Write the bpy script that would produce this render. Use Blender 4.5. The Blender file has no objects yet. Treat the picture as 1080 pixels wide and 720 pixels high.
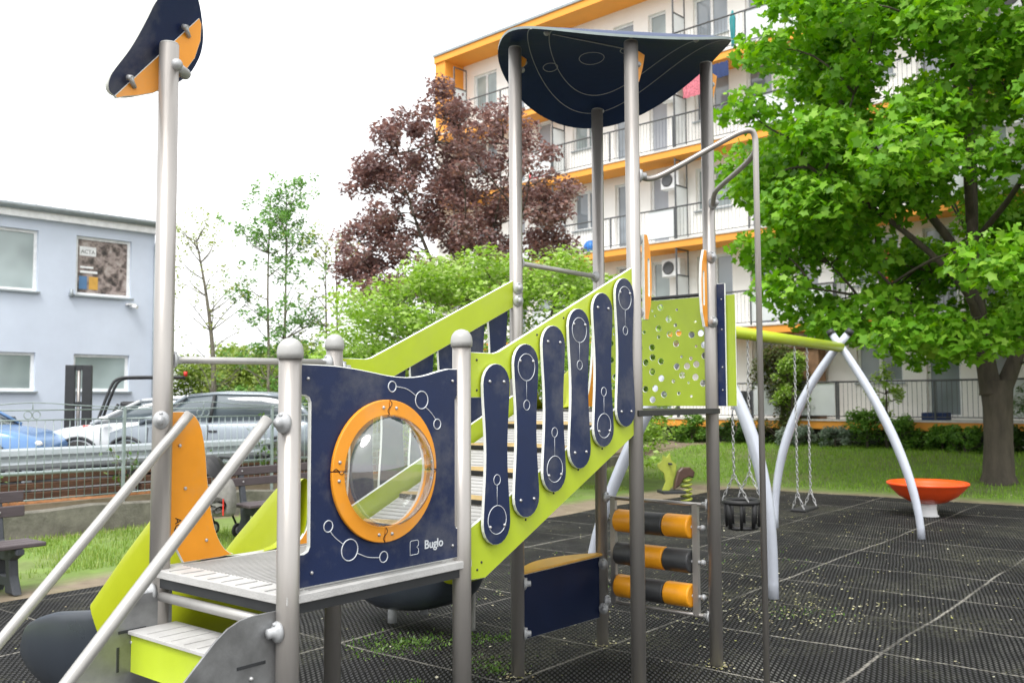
import bpy, bmesh, math, random
import numpy as np
from mathutils import Vector, Matrix, Euler
R = math.radians
random.seed(7); rng = np.random.default_rng(11)
scene = bpy.context.scene
col = scene.collection
# ------------------------------------------------------------------ frame of the play equipment
FX, FY, PHI = .7154, 5.4045, .889
CP, SP = math.cos(PHI), math.sin(PHI)
S, S2, LR = .9594, .885, 1.5017
def W(u, v, z=0.0): return Vector((FX + u*CP - v*SP, FY + u*SP + v*CP, z))
def UV(x, y):
    dx, dy = x-FX, y-FY
    return dx*CP+dy*SP, -dx*SP+dy*CP
# ------------------------------------------------------------------ materials
def nodes_of(name):
    m = bpy.data.materials.new(name); m.use_nodes = True
    nt = m.node_tree; b = nt.nodes['Principled BSDF']
    return m, nt, b
def N(nt, t, **kw):
    n = nt.nodes.new(t)
    for k, v in kw.items():
        if k.startswith('i_'): n.inputs[k[2:].replace('_', ' ')].default_value = v
        else: setattr(n, k, v)
    return n
def ramp(nt, stops):
    n = nt.nodes.new('ShaderNodeValToRGB'); e = n.color_ramp.elements
    e[0].position, e[0].color = stops[0][0], (*stops[0][1], 1)
    e[1].position, e[1].color = stops[-1][0], (*stops[-1][1], 1)
    for p, c in stops[1:-1]:
        x = e.new(p); x.color = (*c, 1)
    return n
def mat(name, c, rough=.5, metal=0.0, var=.12, scale=8.0, bump=0.0, bscale=60.0, spec=.5, stretch=None, dirt=0.0, dirtc=(.12,.11,.09)):
    m, nt, b = nodes_of(name); L = nt.links
    tc = N(nt, 'ShaderNodeTexCoord'); src = tc.outputs['Object']
    if stretch:
        mp = N(nt, 'ShaderNodeMapping'); mp.inputs['Scale'].default_value = stretch; L.new(src, mp.inputs[0]); src = mp.outputs[0]
    no = N(nt, 'ShaderNodeTexNoise', i_Scale=scale, i_Detail=5.0, i_Roughness=.6); L.new(src, no.inputs['Vector'])
    lo = tuple(max(0, x*(1-var)) for x in c); hi = tuple(min(1, x*(1+var)) for x in c)
    rp = ramp(nt, [(.3, lo), (.7, hi)]); L.new(no.outputs[0], rp.inputs[0])
    out = rp.outputs[0]
    if dirt > 0:
        n2 = N(nt, 'ShaderNodeTexNoise', i_Scale=scale*.35, i_Detail=8.0, i_Roughness=.7); L.new(src, n2.inputs['Vector'])
        r2 = ramp(nt, [(.5, (0,0,0)), (.75, (dirt,)*3)]); L.new(n2.outputs[0], r2.inputs[0])
        mx = N(nt, 'ShaderNodeMix', data_type='RGBA'); L.new(r2.outputs[0], mx.inputs[0]); L.new(out, mx.inputs[6]); mx.inputs[7].default_value = (*dirtc, 1)
        out = mx.outputs[2]
    L.new(out, b.inputs['Base Color'])
    b.inputs['Roughness'].default_value = rough; b.inputs['Metallic'].default_value = metal
    b.inputs['Specular IOR Level'].default_value = spec
    rr = N(nt, 'ShaderNodeMapRange'); rr.inputs['To Min'].default_value = max(.02, rough-.08); rr.inputs['To Max'].default_value = min(1, rough+.1)
    L.new(no.outputs[0], rr.inputs[0]); L.new(rr.outputs[0], b.inputs['Roughness'])
    if bump > 0:
        n3 = N(nt, 'ShaderNodeTexNoise', i_Scale=bscale, i_Detail=4.0); L.new(src, n3.inputs['Vector'])
        bp = N(nt, 'ShaderNodeBump', i_Strength=bump, i_Distance=.01); L.new(n3.outputs[0], bp.inputs['Height']); L.new(bp.outputs[0], b.inputs['Normal'])
    return m
def leafmat(name, cols, trans=.35, rough=.45):
    m, nt, b = nodes_of(name); L = nt.links
    g = N(nt, 'ShaderNodeNewGeometry')
    rp = ramp(nt, [(i/(len(cols)-1), c) for i, c in enumerate(cols)]); L.new(g.outputs['Random Per Island'], rp.inputs[0])
    L.new(rp.outputs[0], b.inputs['Base Color']); b.inputs['Roughness'].default_value = rough; b.inputs['Specular IOR Level'].default_value = .35
    tr = N(nt, 'ShaderNodeBsdfTranslucent')
    hs = N(nt, 'ShaderNodeHueSaturation', i_Saturation=1.15, i_Value=1.3); L.new(rp.outputs[0], hs.inputs['Color']); L.new(hs.outputs[0], tr.inputs[0])
    mx = N(nt, 'ShaderNodeMixShader'); mx.inputs[0].default_value = trans
    L.new(b.outputs[0], mx.inputs[1]); L.new(tr.outputs[0], mx.inputs[2])
    L.new(mx.outputs[0], nt.nodes['Material Output'].inputs[0])
    return m
def clear_mat(name, tint=(1,1,1), rough=.0, f=1.45, base=.0):
    m, nt, b = nodes_of(name); L = nt.links
    nt.nodes.remove(b)
    t = N(nt, 'ShaderNodeBsdfTransparent'); t.inputs[0].default_value = (*tint, 1)
    gl = N(nt, 'ShaderNodeBsdfGlossy'); gl.inputs['Roughness'].default_value = rough
    lw = N(nt, 'ShaderNodeLayerWeight', i_Blend=.5); pw = N(nt, 'ShaderNodeMath', operation='POWER'); pw.inputs[1].default_value = 3.2; L.new(lw.outputs['Facing'], pw.inputs[0])
    ad = N(nt, 'ShaderNodeMath', operation='MULTIPLY_ADD'); ad.inputs[1].default_value = .85; ad.inputs[2].default_value = .17+base; L.new(pw.outputs[0], ad.inputs[0])
    mx = N(nt, 'ShaderNodeMixShader'); L.new(ad.outputs[0], mx.inputs[0]); L.new(t.outputs[0], mx.inputs[1]); L.new(gl.outputs[0], mx.inputs[2])
    L.new(mx.outputs[0], nt.nodes['Material Output'].inputs[0])
    return m
M = {}
M['steel'] = mat('brushed_steel', (.37,.35,.33), .36, .58, .10, 14, .05, 200, stretch=(1,1,.12))
M['steel_sheet'] = mat('steel_sheet', (.27,.275,.28), .42, .75, .22, 9, .05, 90, dirt=.5, dirtc=(.10,.10,.10))
M['alu'] = mat('pale_tube', (.38,.372,.355), .42, .4, .08, 12, .03)
M['cap'] = mat('grey_plastic_cap', (.37,.37,.36), .45, 0, .08, 10, .08, 80)
M['clamp'] = mat('cast_clamp', (.40,.41,.42), .5, .3, .1, 14, .1, 90)
M['blue'] = mat('navy_panel', (.009,.019,.066), .42, 0, .10, 6, .12, 260, spec=.3, dirt=.32, dirtc=(.30,.29,.25))
M['bluedark'] = mat('navy_roof_panel', (.014,.032,.095), .5, 0, .10, 6, .1, 260, spec=.3)
M['lime'] = mat('lime_panel', (.43,.54,.028), .38, 0, .05, 6, .12, 260, spec=.4, dirt=.14, dirtc=(.30,.29,.25))
M['orange'] = mat('orange_panel', (.78,.30,.018), .38, 0, .06, 6, .12, 260, spec=.4, dirt=.32, dirtc=(.30,.29,.25))
M['edge'] = mat('white_core_edge', (.74,.76,.72), .5, 0, .08, 20)
M['limeplastic'] = mat('lime_slide_plastic', (.38,.43,.008), .3, 0, .06, 5, .03, 60, dirt=.15, dirtc=(.2,.2,.05))
M['greyplastic'] = mat('slate_slide_plastic', (.030,.037,.048), .30, 0, .10, 3)
M['engrave'] = mat('engraved_white', (.62,.65,.68), .6, 0, .05)
M['deck'] = mat('deck_sheet', (.46,.455,.445), .5, 0, .10, 10, .3, 120, dirt=.35, dirtc=(.22,.21,.19))
M['black'] = mat('black_rubber', (.014,.014,.015), .5, 0, .2, 12, .15, 90)
M['seam'] = mat('black_seam_shadow', (.01,.01,.01), .8)
M['rib'] = mat('deck_rib', (.38,.375,.365), .6)
M['roofedge'] = mat('roof_rim', (.22,.27,.27), .5)
M['riderlime'] = mat('faded_lime', (.28,.32,.04), .5, 0, .2, 8)
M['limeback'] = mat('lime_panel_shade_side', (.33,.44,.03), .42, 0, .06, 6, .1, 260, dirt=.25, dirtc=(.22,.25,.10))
M['tan'] = mat('worn_cleat', (.42,.30,.13), .6, 0, .2, 20)
M['seatorange'] = mat('seat_yellow', (.60,.34,.07), .4, 0, .1, 8, .05)
M['rollgrey'] = mat('roller_charcoal', (.045,.047,.05), .45, 0, .15, 20, .06)
M['rollorange'] = mat('roller_orange', (.90,.37,.015), .35, 0, .08, 10, .04)
M['lightsteel'] = mat('pale_leg_paint', (.50,.53,.60), .35, .25, .06, 5)
M['chain'] = mat('chain_zinc', (.45,.45,.45), .4, .7, .15, 30)
M['redorange'] = mat('bowl_orange', (.85,.085,.012), .32, 0, .06, 5)
M['whitepaint'] = mat('white_paint', (.72,.73,.73), .45, 0, .06, 5, dirt=.3, dirtc=(.4,.4,.36))
M['brown'] = mat('brown_plastic', (.06,.03,.02), .4, 0, .2, 12)
M['benchslat'] = mat('bench_slat', (.085,.068,.072), .6, 0, .18, 7, .3, 60, stretch=(1,8,8))
M['benchleg'] = mat('bench_leg', (.05,.055,.065), .6, 0, .15, 10, .2, 60)
M['concrete'] = mat('old_concrete', (.17,.16,.135), .9, 0, .35, 5, .7, 30, dirt=.8, dirtc=(.05,.055,.035))
M['fencegreen'] = mat('pale_green_fence', (.30,.355,.355), .45, .3, .12, 6)
M['guard'] = mat('guard_rail', (.42,.46,.49), .4, .3, .08, 5)
M['timber'] = mat('stacked_timber', (.10,.05,.028), .8, 0, .5, 7, .5, 30, stretch=(1,6,6))
M['rust'] = mat('rust_soil', (.30,.13,.05), .95, 0, .4, 9, .6, 30)
M['asphalt'] = mat('asphalt', (.10,.10,.10), .9, 0, .2, 5, .4, 60)
M['bark'] = mat('maple_bark', (.075,.062,.048), .9, 0, .35, 9, .9, 22, stretch=(1,1,.25))
M['barklight'] = mat('pale_bark', (.20,.18,.14), .85, 0, .3, 10, .4, 30)
M['carsilver'] = mat('silver_paint', (.22,.25,.28), .22, .5, .04, 3)
M['carwhite'] = mat('white_car_paint', (.52,.54,.56), .2, 0, .03, 3)
M['carblue'] = mat('blue_car_paint', (.14,.26,.48), .2, .3, .05, 3)
M['tyre'] = mat('tyre', (.02,.02,.02), .8)
M['rim'] = mat('wheel_rim', (.5,.5,.52), .35, .8)
M['red'] = mat('red_plastic', (.6,.03,.02), .4)
M['machine'] = mat('machine_black', (.03,.032,.035), .5, .2)
M['wallblue'] = mat('blue_render_wall', (.58,.64,.74), .9, 0, .05, 1.2, .1, 60, dirt=.3, dirtc=(.44,.47,.56))
M['wallcream'] = mat('cream_render_wall', (.89,.875,.84), .9, 0, .04, 1.0, .05, 60, dirt=.1, dirtc=(.62,.60,.55))
M['soffit'] = mat('orange_painted_slab', (.86,.36,.05), .7, 0, .05, 1.5, dirt=.15, dirtc=(.5,.25,.08))
M['ledge'] = mat('balcony_edge', (.62,.60,.56), .8)
M['frame'] = mat('window_frame_white', (.80,.81,.81), .4)
M['doorgrey'] = mat('grey_shutter', (.36,.38,.42), .6, 0, .05, 3)
M['woodbox'] = mat('brown_wood_cladding', (.26,.15,.08), .8, 0, .3, 4)
M['railing'] = mat('dark_railing', (.10,.105,.11), .5, .3)
M['gutter'] = mat('zinc_gutter', (.33,.37,.39), .5, .4)
M['frost'] = mat('frosted_panel', (.66,.69,.70), .35, 0, .05, 2)
M['roofgrey'] = mat('roof_sheet', (.20,.22,.22), .7)
M['canvas'] = mat('grey_canvas', (.20,.195,.18), .9, 0, .2, 14, .4, 60)
M['clothred'] = mat('red_cloth', (.55,.05,.06), .9)
M['clothpink'] = mat('pink_cloth', (.55,.16,.20), .9, 0, .5, 18)
M['clothnavy'] = mat('navy_cloth', (.03,.05,.14), .9)
M['clothwhite'] = mat('white_cloth', (.72,.72,.72), .9)
M['teal'] = mat('teal_cloth', (.03,.25,.27), .8)
M['bluetoy'] = mat('blue_plastic', (.03,.2,.6), .4)
def glassmat(name, c, rough=.08):
    m, nt, b = nodes_of(name); L = nt.links
    tc = N(nt, 'ShaderNodeTexCoord'); no = N(nt, 'ShaderNodeTexNoise', i_Scale=.8, i_Detail=2.0); L.new(tc.outputs['Object'], no.inputs['Vector'])
    rp = ramp(nt, [(.35, tuple(x*.55 for x in c)), (.65, c)]); L.new(no.outputs[0], rp.inputs[0]); L.new(rp.outputs[0], b.inputs['Base Color'])
    b.inputs['Roughness'].default_value = rough; b.inputs['Specular IOR Level'].default_value = .9
    return m
M['glass'] = glassmat('window_glass', (.30,.34,.38))
M['blindglass'] = glassmat('window_with_blind', (.42,.50,.50), .15)
M['carglass'] = glassmat('car_glass', (.12,.15,.17), .03)
M['dome'] = clear_mat('clear_bubble', (.94,.96,.97), .02, 1.5, .03)
M['balglass'] = clear_mat('balcony_glass', (.70,.76,.76), .1, 1.4, .05)
# ------------------------------------------------------------------ mesh helper
class MB:
    def __init__(s): s.v, s.f, s.m, s.s = [], [], [], []
    def add(s, vs, fs, mi=0, smooth=False):
        o = len(s.v); s.v += [tuple(p) for p in vs]
        s.f += [tuple(o+i for i in f) for f in fs]; s.m += ([mi]*len(fs) if isinstance(mi, int) else list(mi)); s.s += [smooth]*len(fs)
        return s
    def box(s, x0, x1, y0, y1, z0, z1, mi=0, mtx=None):
        vs = [Vector(p) for p in ((x0,y0,z0),(x1,y0,z0),(x1,y1,z0),(x0,y1,z0),(x0,y0,z1),(x1,y0,z1),(x1,y1,z1),(x0,y1,z1))]
        if mtx: vs = [mtx @ p for p in vs]
        return s.add(vs, [(0,3,2,1),(4,5,6,7),(0,1,5,4),(1,2,6,5),(2,3,7,6),(3,0,4,7)], mi)
    def tube(s, pts, r, n=12, mi=0, caps=True, smooth=True, flat=1.0):
        pts = [Vector(p) for p in pts]; k = len(pts)
        rs = r if isinstance(r, (list, tuple)) else [r]*k
        t0 = (pts[1]-pts[0]).normalized()
        a = Vector((0,0,1)) if abs(t0.z) < .9 else Vector((1,0,0))
        x = t0.cross(a).normalized(); vs = []
        for i in range(k):
            if i == 0: t = pts[1]-pts[0]
            elif i == k-1: t = pts[-1]-pts[-2]
            else: t = (pts[i+1]-pts[i]).normalized()+(pts[i]-pts[i-1]).normalized()
            t = t.normalized() if t.length > 1e-9 else t0
            x = (x - t*x.dot(t)).normalized(); y = t.cross(x)
            for j in range(n):
                an = 2*math.pi*j/n
                vs.append(pts[i] + x*(math.cos(an)*rs[i]) + y*(math.sin(an)*rs[i]*flat))
        fs = []
        for i in range(k-1):
            for j in range(n):
                j2 = (j+1) % n
                fs.append((i*n+j, i*n+j2, (i+1)*n+j2, (i+1)*n+j))
        s.add(vs, fs, mi, smooth)
        if caps:
            o = len(s.v)-len(vs)
            s.f.append(tuple(o+j for j in reversed(range(n)))); s.m.append(mi); s.s.append(False)
            s.f.append(tuple(o+(k-1)*n+j for j in range(n))); s.m.append(mi); s.s.append(False)
        return s
    def lathe(s, prof, c=(0,0,0), n=24, mi=0, smooth=True, sx=1, sy=1, mtx=None):
        vs = []
        for r, z in prof:
            for j in range(n):
                a = 2*math.pi*j/n; p = Vector((r*math.cos(a)*sx, r*math.sin(a)*sy, z))
                if mtx: p = mtx @ p
                vs.append(p+Vector(c))
        fs = []
        for i in range(len(prof)-1):
            for j in range(n):
                j2 = (j+1) % n; fs.append((i*n+j, i*n+j2, (i+1)*n+j2, (i+1)*n+j))
        s.add(vs, fs, mi, smooth)
        o = len(s.v)-len(vs)
        if prof[0][0] > 1e-4: s.f.append(tuple(o+j for j in reversed(range(n)))); s.m.append(mi); s.s.append(False)
        if prof[-1][0] > 1e-4: s.f.append(tuple(o+(len(prof)-1)*n+j for j in range(n))); s.m.append(mi); s.s.append(False)
        return s
    def sphere(s, c, r, mi=0, n=12, sz=1.0):
        prof = [(max(1e-5, r*math.cos(a)), r*sz*math.sin(a)) for a in [math.pi*(-.5+i/8) for i in range(9)]]
        return s.lathe(prof, c, n, mi)
    def loft(s, rings, mi=0, smooth=True, closed=True, caps=True):
        n = len(rings[0]); vs = [p for r in rings for p in r]; fs = []
        for i in range(len(rings)-1):
            for j in range(n if closed else n-1):
                j2 = (j+1) % n; fs.append((i*n+j, i*n+j2, (i+1)*n+j2, (i+1)*n+j))
        if caps and closed: fs += [tuple(reversed(range(n))), tuple((len(rings)-1)*n+j for j in range(n))]
        return s.add(vs, fs, mi, smooth)
    def plate(s, outlines, place, t=.018, bevel=.002, edge=1, face=0):
        """outlines: first the outer loop, then the holes, 2-D (a,b); place(a,b,c)->xyz"""
        cu = bpy.data.curves.new('tmp', 'CURVE'); cu.dimensions = '2D'; cu.fill_mode = 'BOTH'
        cu.extrude = max(1e-5, t/2-bevel); cu.bevel_depth = bevel; cu.bevel_resolution = 0; cu.offset = -bevel
        for ol in outlines:
            sp = cu.splines.new('POLY'); sp.points.add(len(ol)-1); sp.use_cyclic_u = True
            for i, p in enumerate(ol): sp.points[i].co = (p[0], p[1], 0, 1)
        me, vs, fs, mi = curve_mesh(cu)
        s.add([place(*p) for p in vs], fs, [face if abs(nz) > .95 else edge for nz in mi])
        return s
    def text(s, txt, size, place, mi=0, ext=.001, align='CENTER', weight=0.0):
        cu = bpy.data.curves.new('tmp', 'FONT'); cu.body = txt; cu.size = size; cu.extrude = ext; cu.align_x = align; cu.offset = weight
        me, vs, fs, nz = curve_mesh(cu)
        return s.add([place(*p) for p in vs], fs, mi)
    def build(s, name, mats, parent=None, loc=None, rot=None, label=None, bevel=0, sub=0):
        me = bpy.data.meshes.new(name); me.from_pydata(s.v, [], s.f)
        for m in (mats if isinstance(mats, (list, tuple)) else [mats]): me.materials.append(M[m] if isinstance(m, str) else m)
        nm = len(me.materials)
        me.polygons.foreach_set('material_index', [min(i, nm-1) for i in s.m]); me.polygons.foreach_set('use_smooth', s.s)
        me.validate(); me.update()
        o = bpy.data.objects.new(name, me); col.objects.link(o)
        if parent: o.parent = parent
        if loc: o.location = loc
        if rot: o.rotation_euler = rot
        if label: o['label'] = label
        if bevel:
            b = o.modifiers.new('bevel', 'BEVEL'); b.width = bevel; b.segments = 2; b.limit_method = 'ANGLE'; b.angle_limit = R(40); b.harden_normals = False
        if sub:
            b = o.modifiers.new('sub', 'SUBSURF'); b.levels = sub; b.render_levels = sub
        return o
def curve_mesh(cu):
    ob = bpy.data.objects.new('tmp', cu); col.objects.link(ob)
    dg = bpy.context.evaluated_depsgraph_get(); dg.update()
    me = bpy.data.meshes.new_from_object(ob.evaluated_get(dg))
    vs = [tuple(v.co) for v in me.vertices]; fs = [tuple(p.vertices) for p in me.polygons]; nz = [p.normal.z for p in me.polygons]
    bpy.data.objects.remove(ob); bpy.data.curves.remove(cu); bpy.data.meshes.remove(me)
    return None, vs, fs, nz
def tag(o, label=None, cat=None, group=None, kind=None):
    if label: o['label'] = label
    if cat: o['category'] = cat
    if group: o['group'] = group
    if kind: o['kind'] = kind
    return o
def thing(name, label, cat, loc=(0,0,0), rz=0, group=None):
    o = bpy.data.objects.new(name, None); col.objects.link(o); o.location = loc; o.rotation_euler = (0,0,rz); o.empty_display_size = .2
    return tag(o, label, cat, group)
def circ(cx, cy, r, n=40, ry=None, a0=0): return [(cx+r*math.cos(a0+2*math.pi*i/n), cy+(ry or r)*math.sin(a0+2*math.pi*i/n)) for i in range(n)]
def pv(v0): return lambda a, b, c: (a, v0-c, b)          # a=u b=z, outward = -v for +c
def pu(u0): return lambda a, b, c: (u0+c, a, b)           # a=v b=z
def pz(z0): return lambda a, b, c: (a, b, z0+c)
def smooth_path(pts, it=2, closed=False):
    pts = [tuple(p) for p in pts]
    for _ in range(it):
        q = []; n = len(pts)
        rngi = range(n if closed else n-1)
        if not closed: q.append(pts[0])
        for i in rngi:
            a, b = pts[i], pts[(i+1) % n]
            q.append(tuple(x*.75+y*.25 for x, y in zip(a, b))); q.append(tuple(x*.25+y*.75 for x, y in zip(a, b)))
        if not closed: q.append(pts[-1])
        pts = q
    return pts
def ringtube(mb, cx, cy, r, place, tr=.0028, mi=0, n=28, c=0):
    pts = [place(cx+r*math.cos(2*math.pi*i/n), cy+r*math.sin(2*math.pi*i/n), c) for i in range(n+1)]
    return mb.tube(pts, tr, 5, mi, caps=False)
def studs(name, pts, r, mt, parent):
    for p in pts: MB().sphere(p, r, 0, 8).build(name, mt, parent)
# ================================================================== PLAY STRUCTURE
PS = thing('play_structure', 'navy, lime and orange climbing tower on steel posts with slide, steps and sloping ramp', 'play structure', W(0,0), PHI)
A, B, C_, D = (-LR-S, S2), (-LR-S, 0), (-LR, 0), (-LR, S2)
E_, F_, G_, H_ = (0, S2), (0, 0), (S, S2), (S, 0)
PRr = .0425
for (u, v), h, cap in ((A,3.33,1),(B,1.915,2),(C_,2.0,2),(D,2.02,2),(E_,4.04,1),(F_,3.86,1),(G_,3.86,1),(H_,4.0,1)):
    r = PRr
    p = MB().tube([(u,v,-.02),(u,v,h)], r, 28).build('post', 'steel', PS)
    if cap == 2:
        m = MB(); prof = [(r+.006, h-.012), (r+.008, h+.01)] + [((r+.007)*math.cos(a), h+.018+(r+.008)*math.sin(a)) for a in [i*math.pi/2/6 for i in range(6)]] + [(1e-4, h+.018+r+.008)]
        m.lathe(prof, (u,v,0), 24)
        for k in range(4):
            a = k*math.pi/2+.5; m.sphere((u+math.cos(a)*.024, v+math.sin(a)*.024, h+.052), .010, 0, 8)
        m.build('post_cap', 'cap', p)
    else:
        MB().lathe([(r, h-.001), (r*.9, h+.008), (r*.5, h+.014), (1e-4, h+.015)], (u,v,0), 24).build('post_cap', 'cap', p)
def clamp(parent, u, v, z, du, dv, name='clamp'):
    m = MB(); d = Vector((du, dv, 0)).normalized()
    q = d.to_track_quat('Z', 'Y').to_matrix().to_4x4(); q.translation = Vector((u, v, z))+d*(PRr-.006)
    m.lathe([(.040, 0), (.040, .010), (.036, .016), (.024, .022), (.019, .030), (.018, .048), (1e-4, .050)], (0,0,0), 18, 0, True, .85, 1, q)
    m.lathe([(.008,.0),(.008,.024),(1e-4,.026)], (0,0,0), 8, 0, True, 1, 1, q @ Matrix.Translation((.0,.029,0)))
    m.build(name, 'clamp', parent)
# ---- decks
m = MB(); m.box(-LR-S-.030, -LR+.03, -.034, S2+.06, .995, 1.028)
dk = m.build('low_deck', 'deck', PS, bevel=.003)
m = MB()
for k in range(34):
    v = .0+k*.026
    m.box(-LR-S+.10, -LR-.10, v, v+.007, 1.0285, 1.0312)
for k in range(9): m.box(-LR-S-.015, -LR-S+.085, .02+k*.095, .028+k*.095, 1.0285, 1.031, mtx=Matrix.Translation((0,0,0)))
m.build('deck_grip_ribs', 'rib', dk)
m = MB(); m.box(-LR-S, -LR, -.02, .02, .955, .9945); m.box(-LR-S, -LR, S2-.02, S2+.02, .955, .9945); m.box(-LR-S-.02, -LR-S+.02, 0, S2, .954, .9935)
m.build('deck_beam', 'machine', PS)
m = MB(); m.box(-.03, S+.03, -.045, S2+.05, 1.645, 1.68); m.build('tower_deck', 'black', PS, bevel=.003)
# ---- ramp
def rz(u): return 1.03+.433*(u+LR)
m = MB(); th = math.atan(.433)
vs = [(-LR+.02, .03, rz(-LR+.02)), (0, .03, rz(0)), (0, S2-.03, rz(0)), (-LR+.02, S2-.03, rz(-LR+.02))]
vs += [(x, y, z-.022) for x, y, z in vs]
m.add(vs, [(0,1,2,3),(7,6,5,4),(0,4,5,1),(1,5,6,2),(2,6,7,3),(3,7,4,0)])
rp_ = m.build('ramp_floor', 'deck', PS)
m = MB()
for k in range(46):
    u = -LR+.04+k*.0317
    m.add([(u,.04,rz(u)+.0005),(u+.008,.04,rz(u+.008)+.0005),(u+.008,S2-.04,rz(u+.008)+.0005),(u,S2-.04,rz(u)+.0005),(u,.04,rz(u)+.004),(u+.008,.04,rz(u+.008)+.004),(u+.008,S2-.04,rz(u+.008)+.004),(u,S2-.04,rz(u)+.004)], [(4,5,6,7),(0,1,5,4),(2,3,7,6),(0,4,7,3),(1,2,6,5)])
m.build('ramp_grooves', 'rib', rp_)
for k in range(5):
    u = -LR+.16+k*.275; m = MB(); ol = []
    for j in range(13): y = .06+(S2-.12)*j/12; ol.append((u+.022*math.sin(math.pi*j/12), y))
    for j in range(12, -1, -1): y = .06+(S2-.12)*j/12; ol.append((u-.028, y))
    m.plate([ol], lambda a, b, c: (a, b, rz(a)+.022+c), .024, .003, edge=1)
    m.build('climbing_cleat', ['tan', 'seam'], PS)  # black cleat sides: the shadow under each cleat put into the colour
# ---- low play panel with the bubble window
panel = [(-2.418,1.043),(-1.532,1.043),(-1.532,1.175),(-1.548,1.175),(-1.556,1.19),(-1.556,1.745),(-1.548,1.76),(-1.528,1.765),(-1.528,1.885)]
top = [(-1.60,1.885),(-1.66,1.874),(-1.75,1.852),(-1.84,1.842),(-1.95,1.846),(-2.06,1.862),(-2.17,1.876),(-2.28,1.884),(-2.418,1.885)]
panel += smooth_path(top, 1) + [(-2.418,1.768),(-2.396,1.766),(-2.378,1.758),(-2.370,1.74),(-2.370,1.195),(-2.378,1.178),(-2.396,1.170),(-2.418,1.170)]
m = MB().plate([panel, circ(-1.985,1.457,.236,56)[::-1]], pv(0), .019, .0025)
LP = m.build('play_panel', ['blue', 'edge'], PS)
P0 = -.0105
ring = MB()
for q in range(4):       # four quarter pieces of the orange ring
    a0 = R(88+90*q); a1 = R(88+90*q+89); ol = [( -1.985+.291*math.cos(a0+(a1-a0)*i/16), 1.457+.291*math.sin(a0+(a1-a0)*i/16)) for i in range(17)]
    ol += [(-1.985+.228*math.cos(a1+(a0-a1)*i/16), 1.457+.228*math.sin(a1+(a0-a1)*i/16)) for i in range(17)]
    ring.plate([ol], pv(-.0195), .016, .003, edge=0)
rg = ring.build('porthole_ring', ['orange'], LP)
m = MB()
for q in range(4):
    a = R(87.5+90*q); pts = []
    for i in range(11):
        rr = .231+.058*i/10; w = .011*math.sin(i/10*2*math.pi*1.0); pts.append((-1.985+rr*math.cos(a)-w*math.sin(a), -.0278, 1.457+rr*math.sin(a)+w*math.cos(a)))
    m.tube(pts, .0018, 5)
m.build('ring_joint', 'seam', rg)
studs('ring_screw', [(-1.985+.260*math.cos(R(87.5+90*q+dd)), -.0278, 1.457+.260*math.sin(R(87.5+90*q+dd))) for q in range(4) for dd in (-8, 8)], .0075, 'chain', rg)
m = MB(); prof = []
rr0 = .232; dep = .135
q = Matrix.Rotation(R(90), 4, 'X')
prof = [(rr0+.0, .0), (rr0-.002, .015)] + [(rr0*math.cos(a)**.85 if a < 1.56 else 1e-4, .015+dep*math.sin(a)) for a in [i*math.pi/2/14 for i in range(1, 14)]] + [(1e-4, .015+dep)]
m.lathe(prof, (-1.985, -.012, 1.457), 56, 0, True, 1, 1, q)
m.build('bubble_window', 'dome', LP)
pl = pv(P0); m = MB(); mots = [m]
for (cx, cz, r) in ((-1.945,1.803,.022),(-1.770,1.746,.038),(-1.673,1.640,.022)): ringtube(m, cx, cz, r, pl, .0021)
m2_ = MB()
for (cx, cz, r) in ((-2.281,1.261,.022),(-2.172,1.157,.042),(-1.990,1.106,.022)): ringtube(m2_, cx, cz, r, pl, .0021)
def eline(m, pts, pl, r=.0016): m.tube([pl(a, b, 0) for a, b in smooth_path(pts, 2)], r, 5)
eline(m, [(-1.922,1.803),(-1.87,1.797),(-1.84,1.785),(-1.803,1.763)], pl); eline(m, [(-1.747,1.716),(-1.71,1.69),(-1.682,1.660)], pl)
eline(m2_, [(-2.272,1.241),(-2.25,1.215),(-2.205,1.183)], pl); eline(m2_, [(-2.133,1.140),(-2.08,1.115),(-2.013,1.106)], pl)
m.build('engraved_motif', 'engrave', LP); m2_.build('engraved_motif', 'engrave', LP); m = MB()
# maker's mark: rounded square with a notch, and the word
sq = [(-1.838,1.092),(-1.838,1.145),(-1.832,1.151),(-1.794,1.151),(-1.788,1.145),(-1.788,1.130),(-1.798,1.122),(-1.788,1.113),(-1.788,1.098),(-1.794,1.092),(-1.838,1.092)]
m.tube([pl(a, b, 0) for a, b in sq], .0016, 5); m.build('maker_mark', 'engrave', LP); m = MB()
m.text('Buglo', .052, lambda a, b, c: (a-1.695, P0-.001-c, b+1.108), weight=.0008)
m.build('maker_word', 'engrave', LP)
studs('panel_screw', [(u, -.011, z) for u, z in ((-2.385,1.83),(-1.575,1.83),(-2.36,1.095),(-1.575,1.10))], .007, 'chain', LP)
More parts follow.
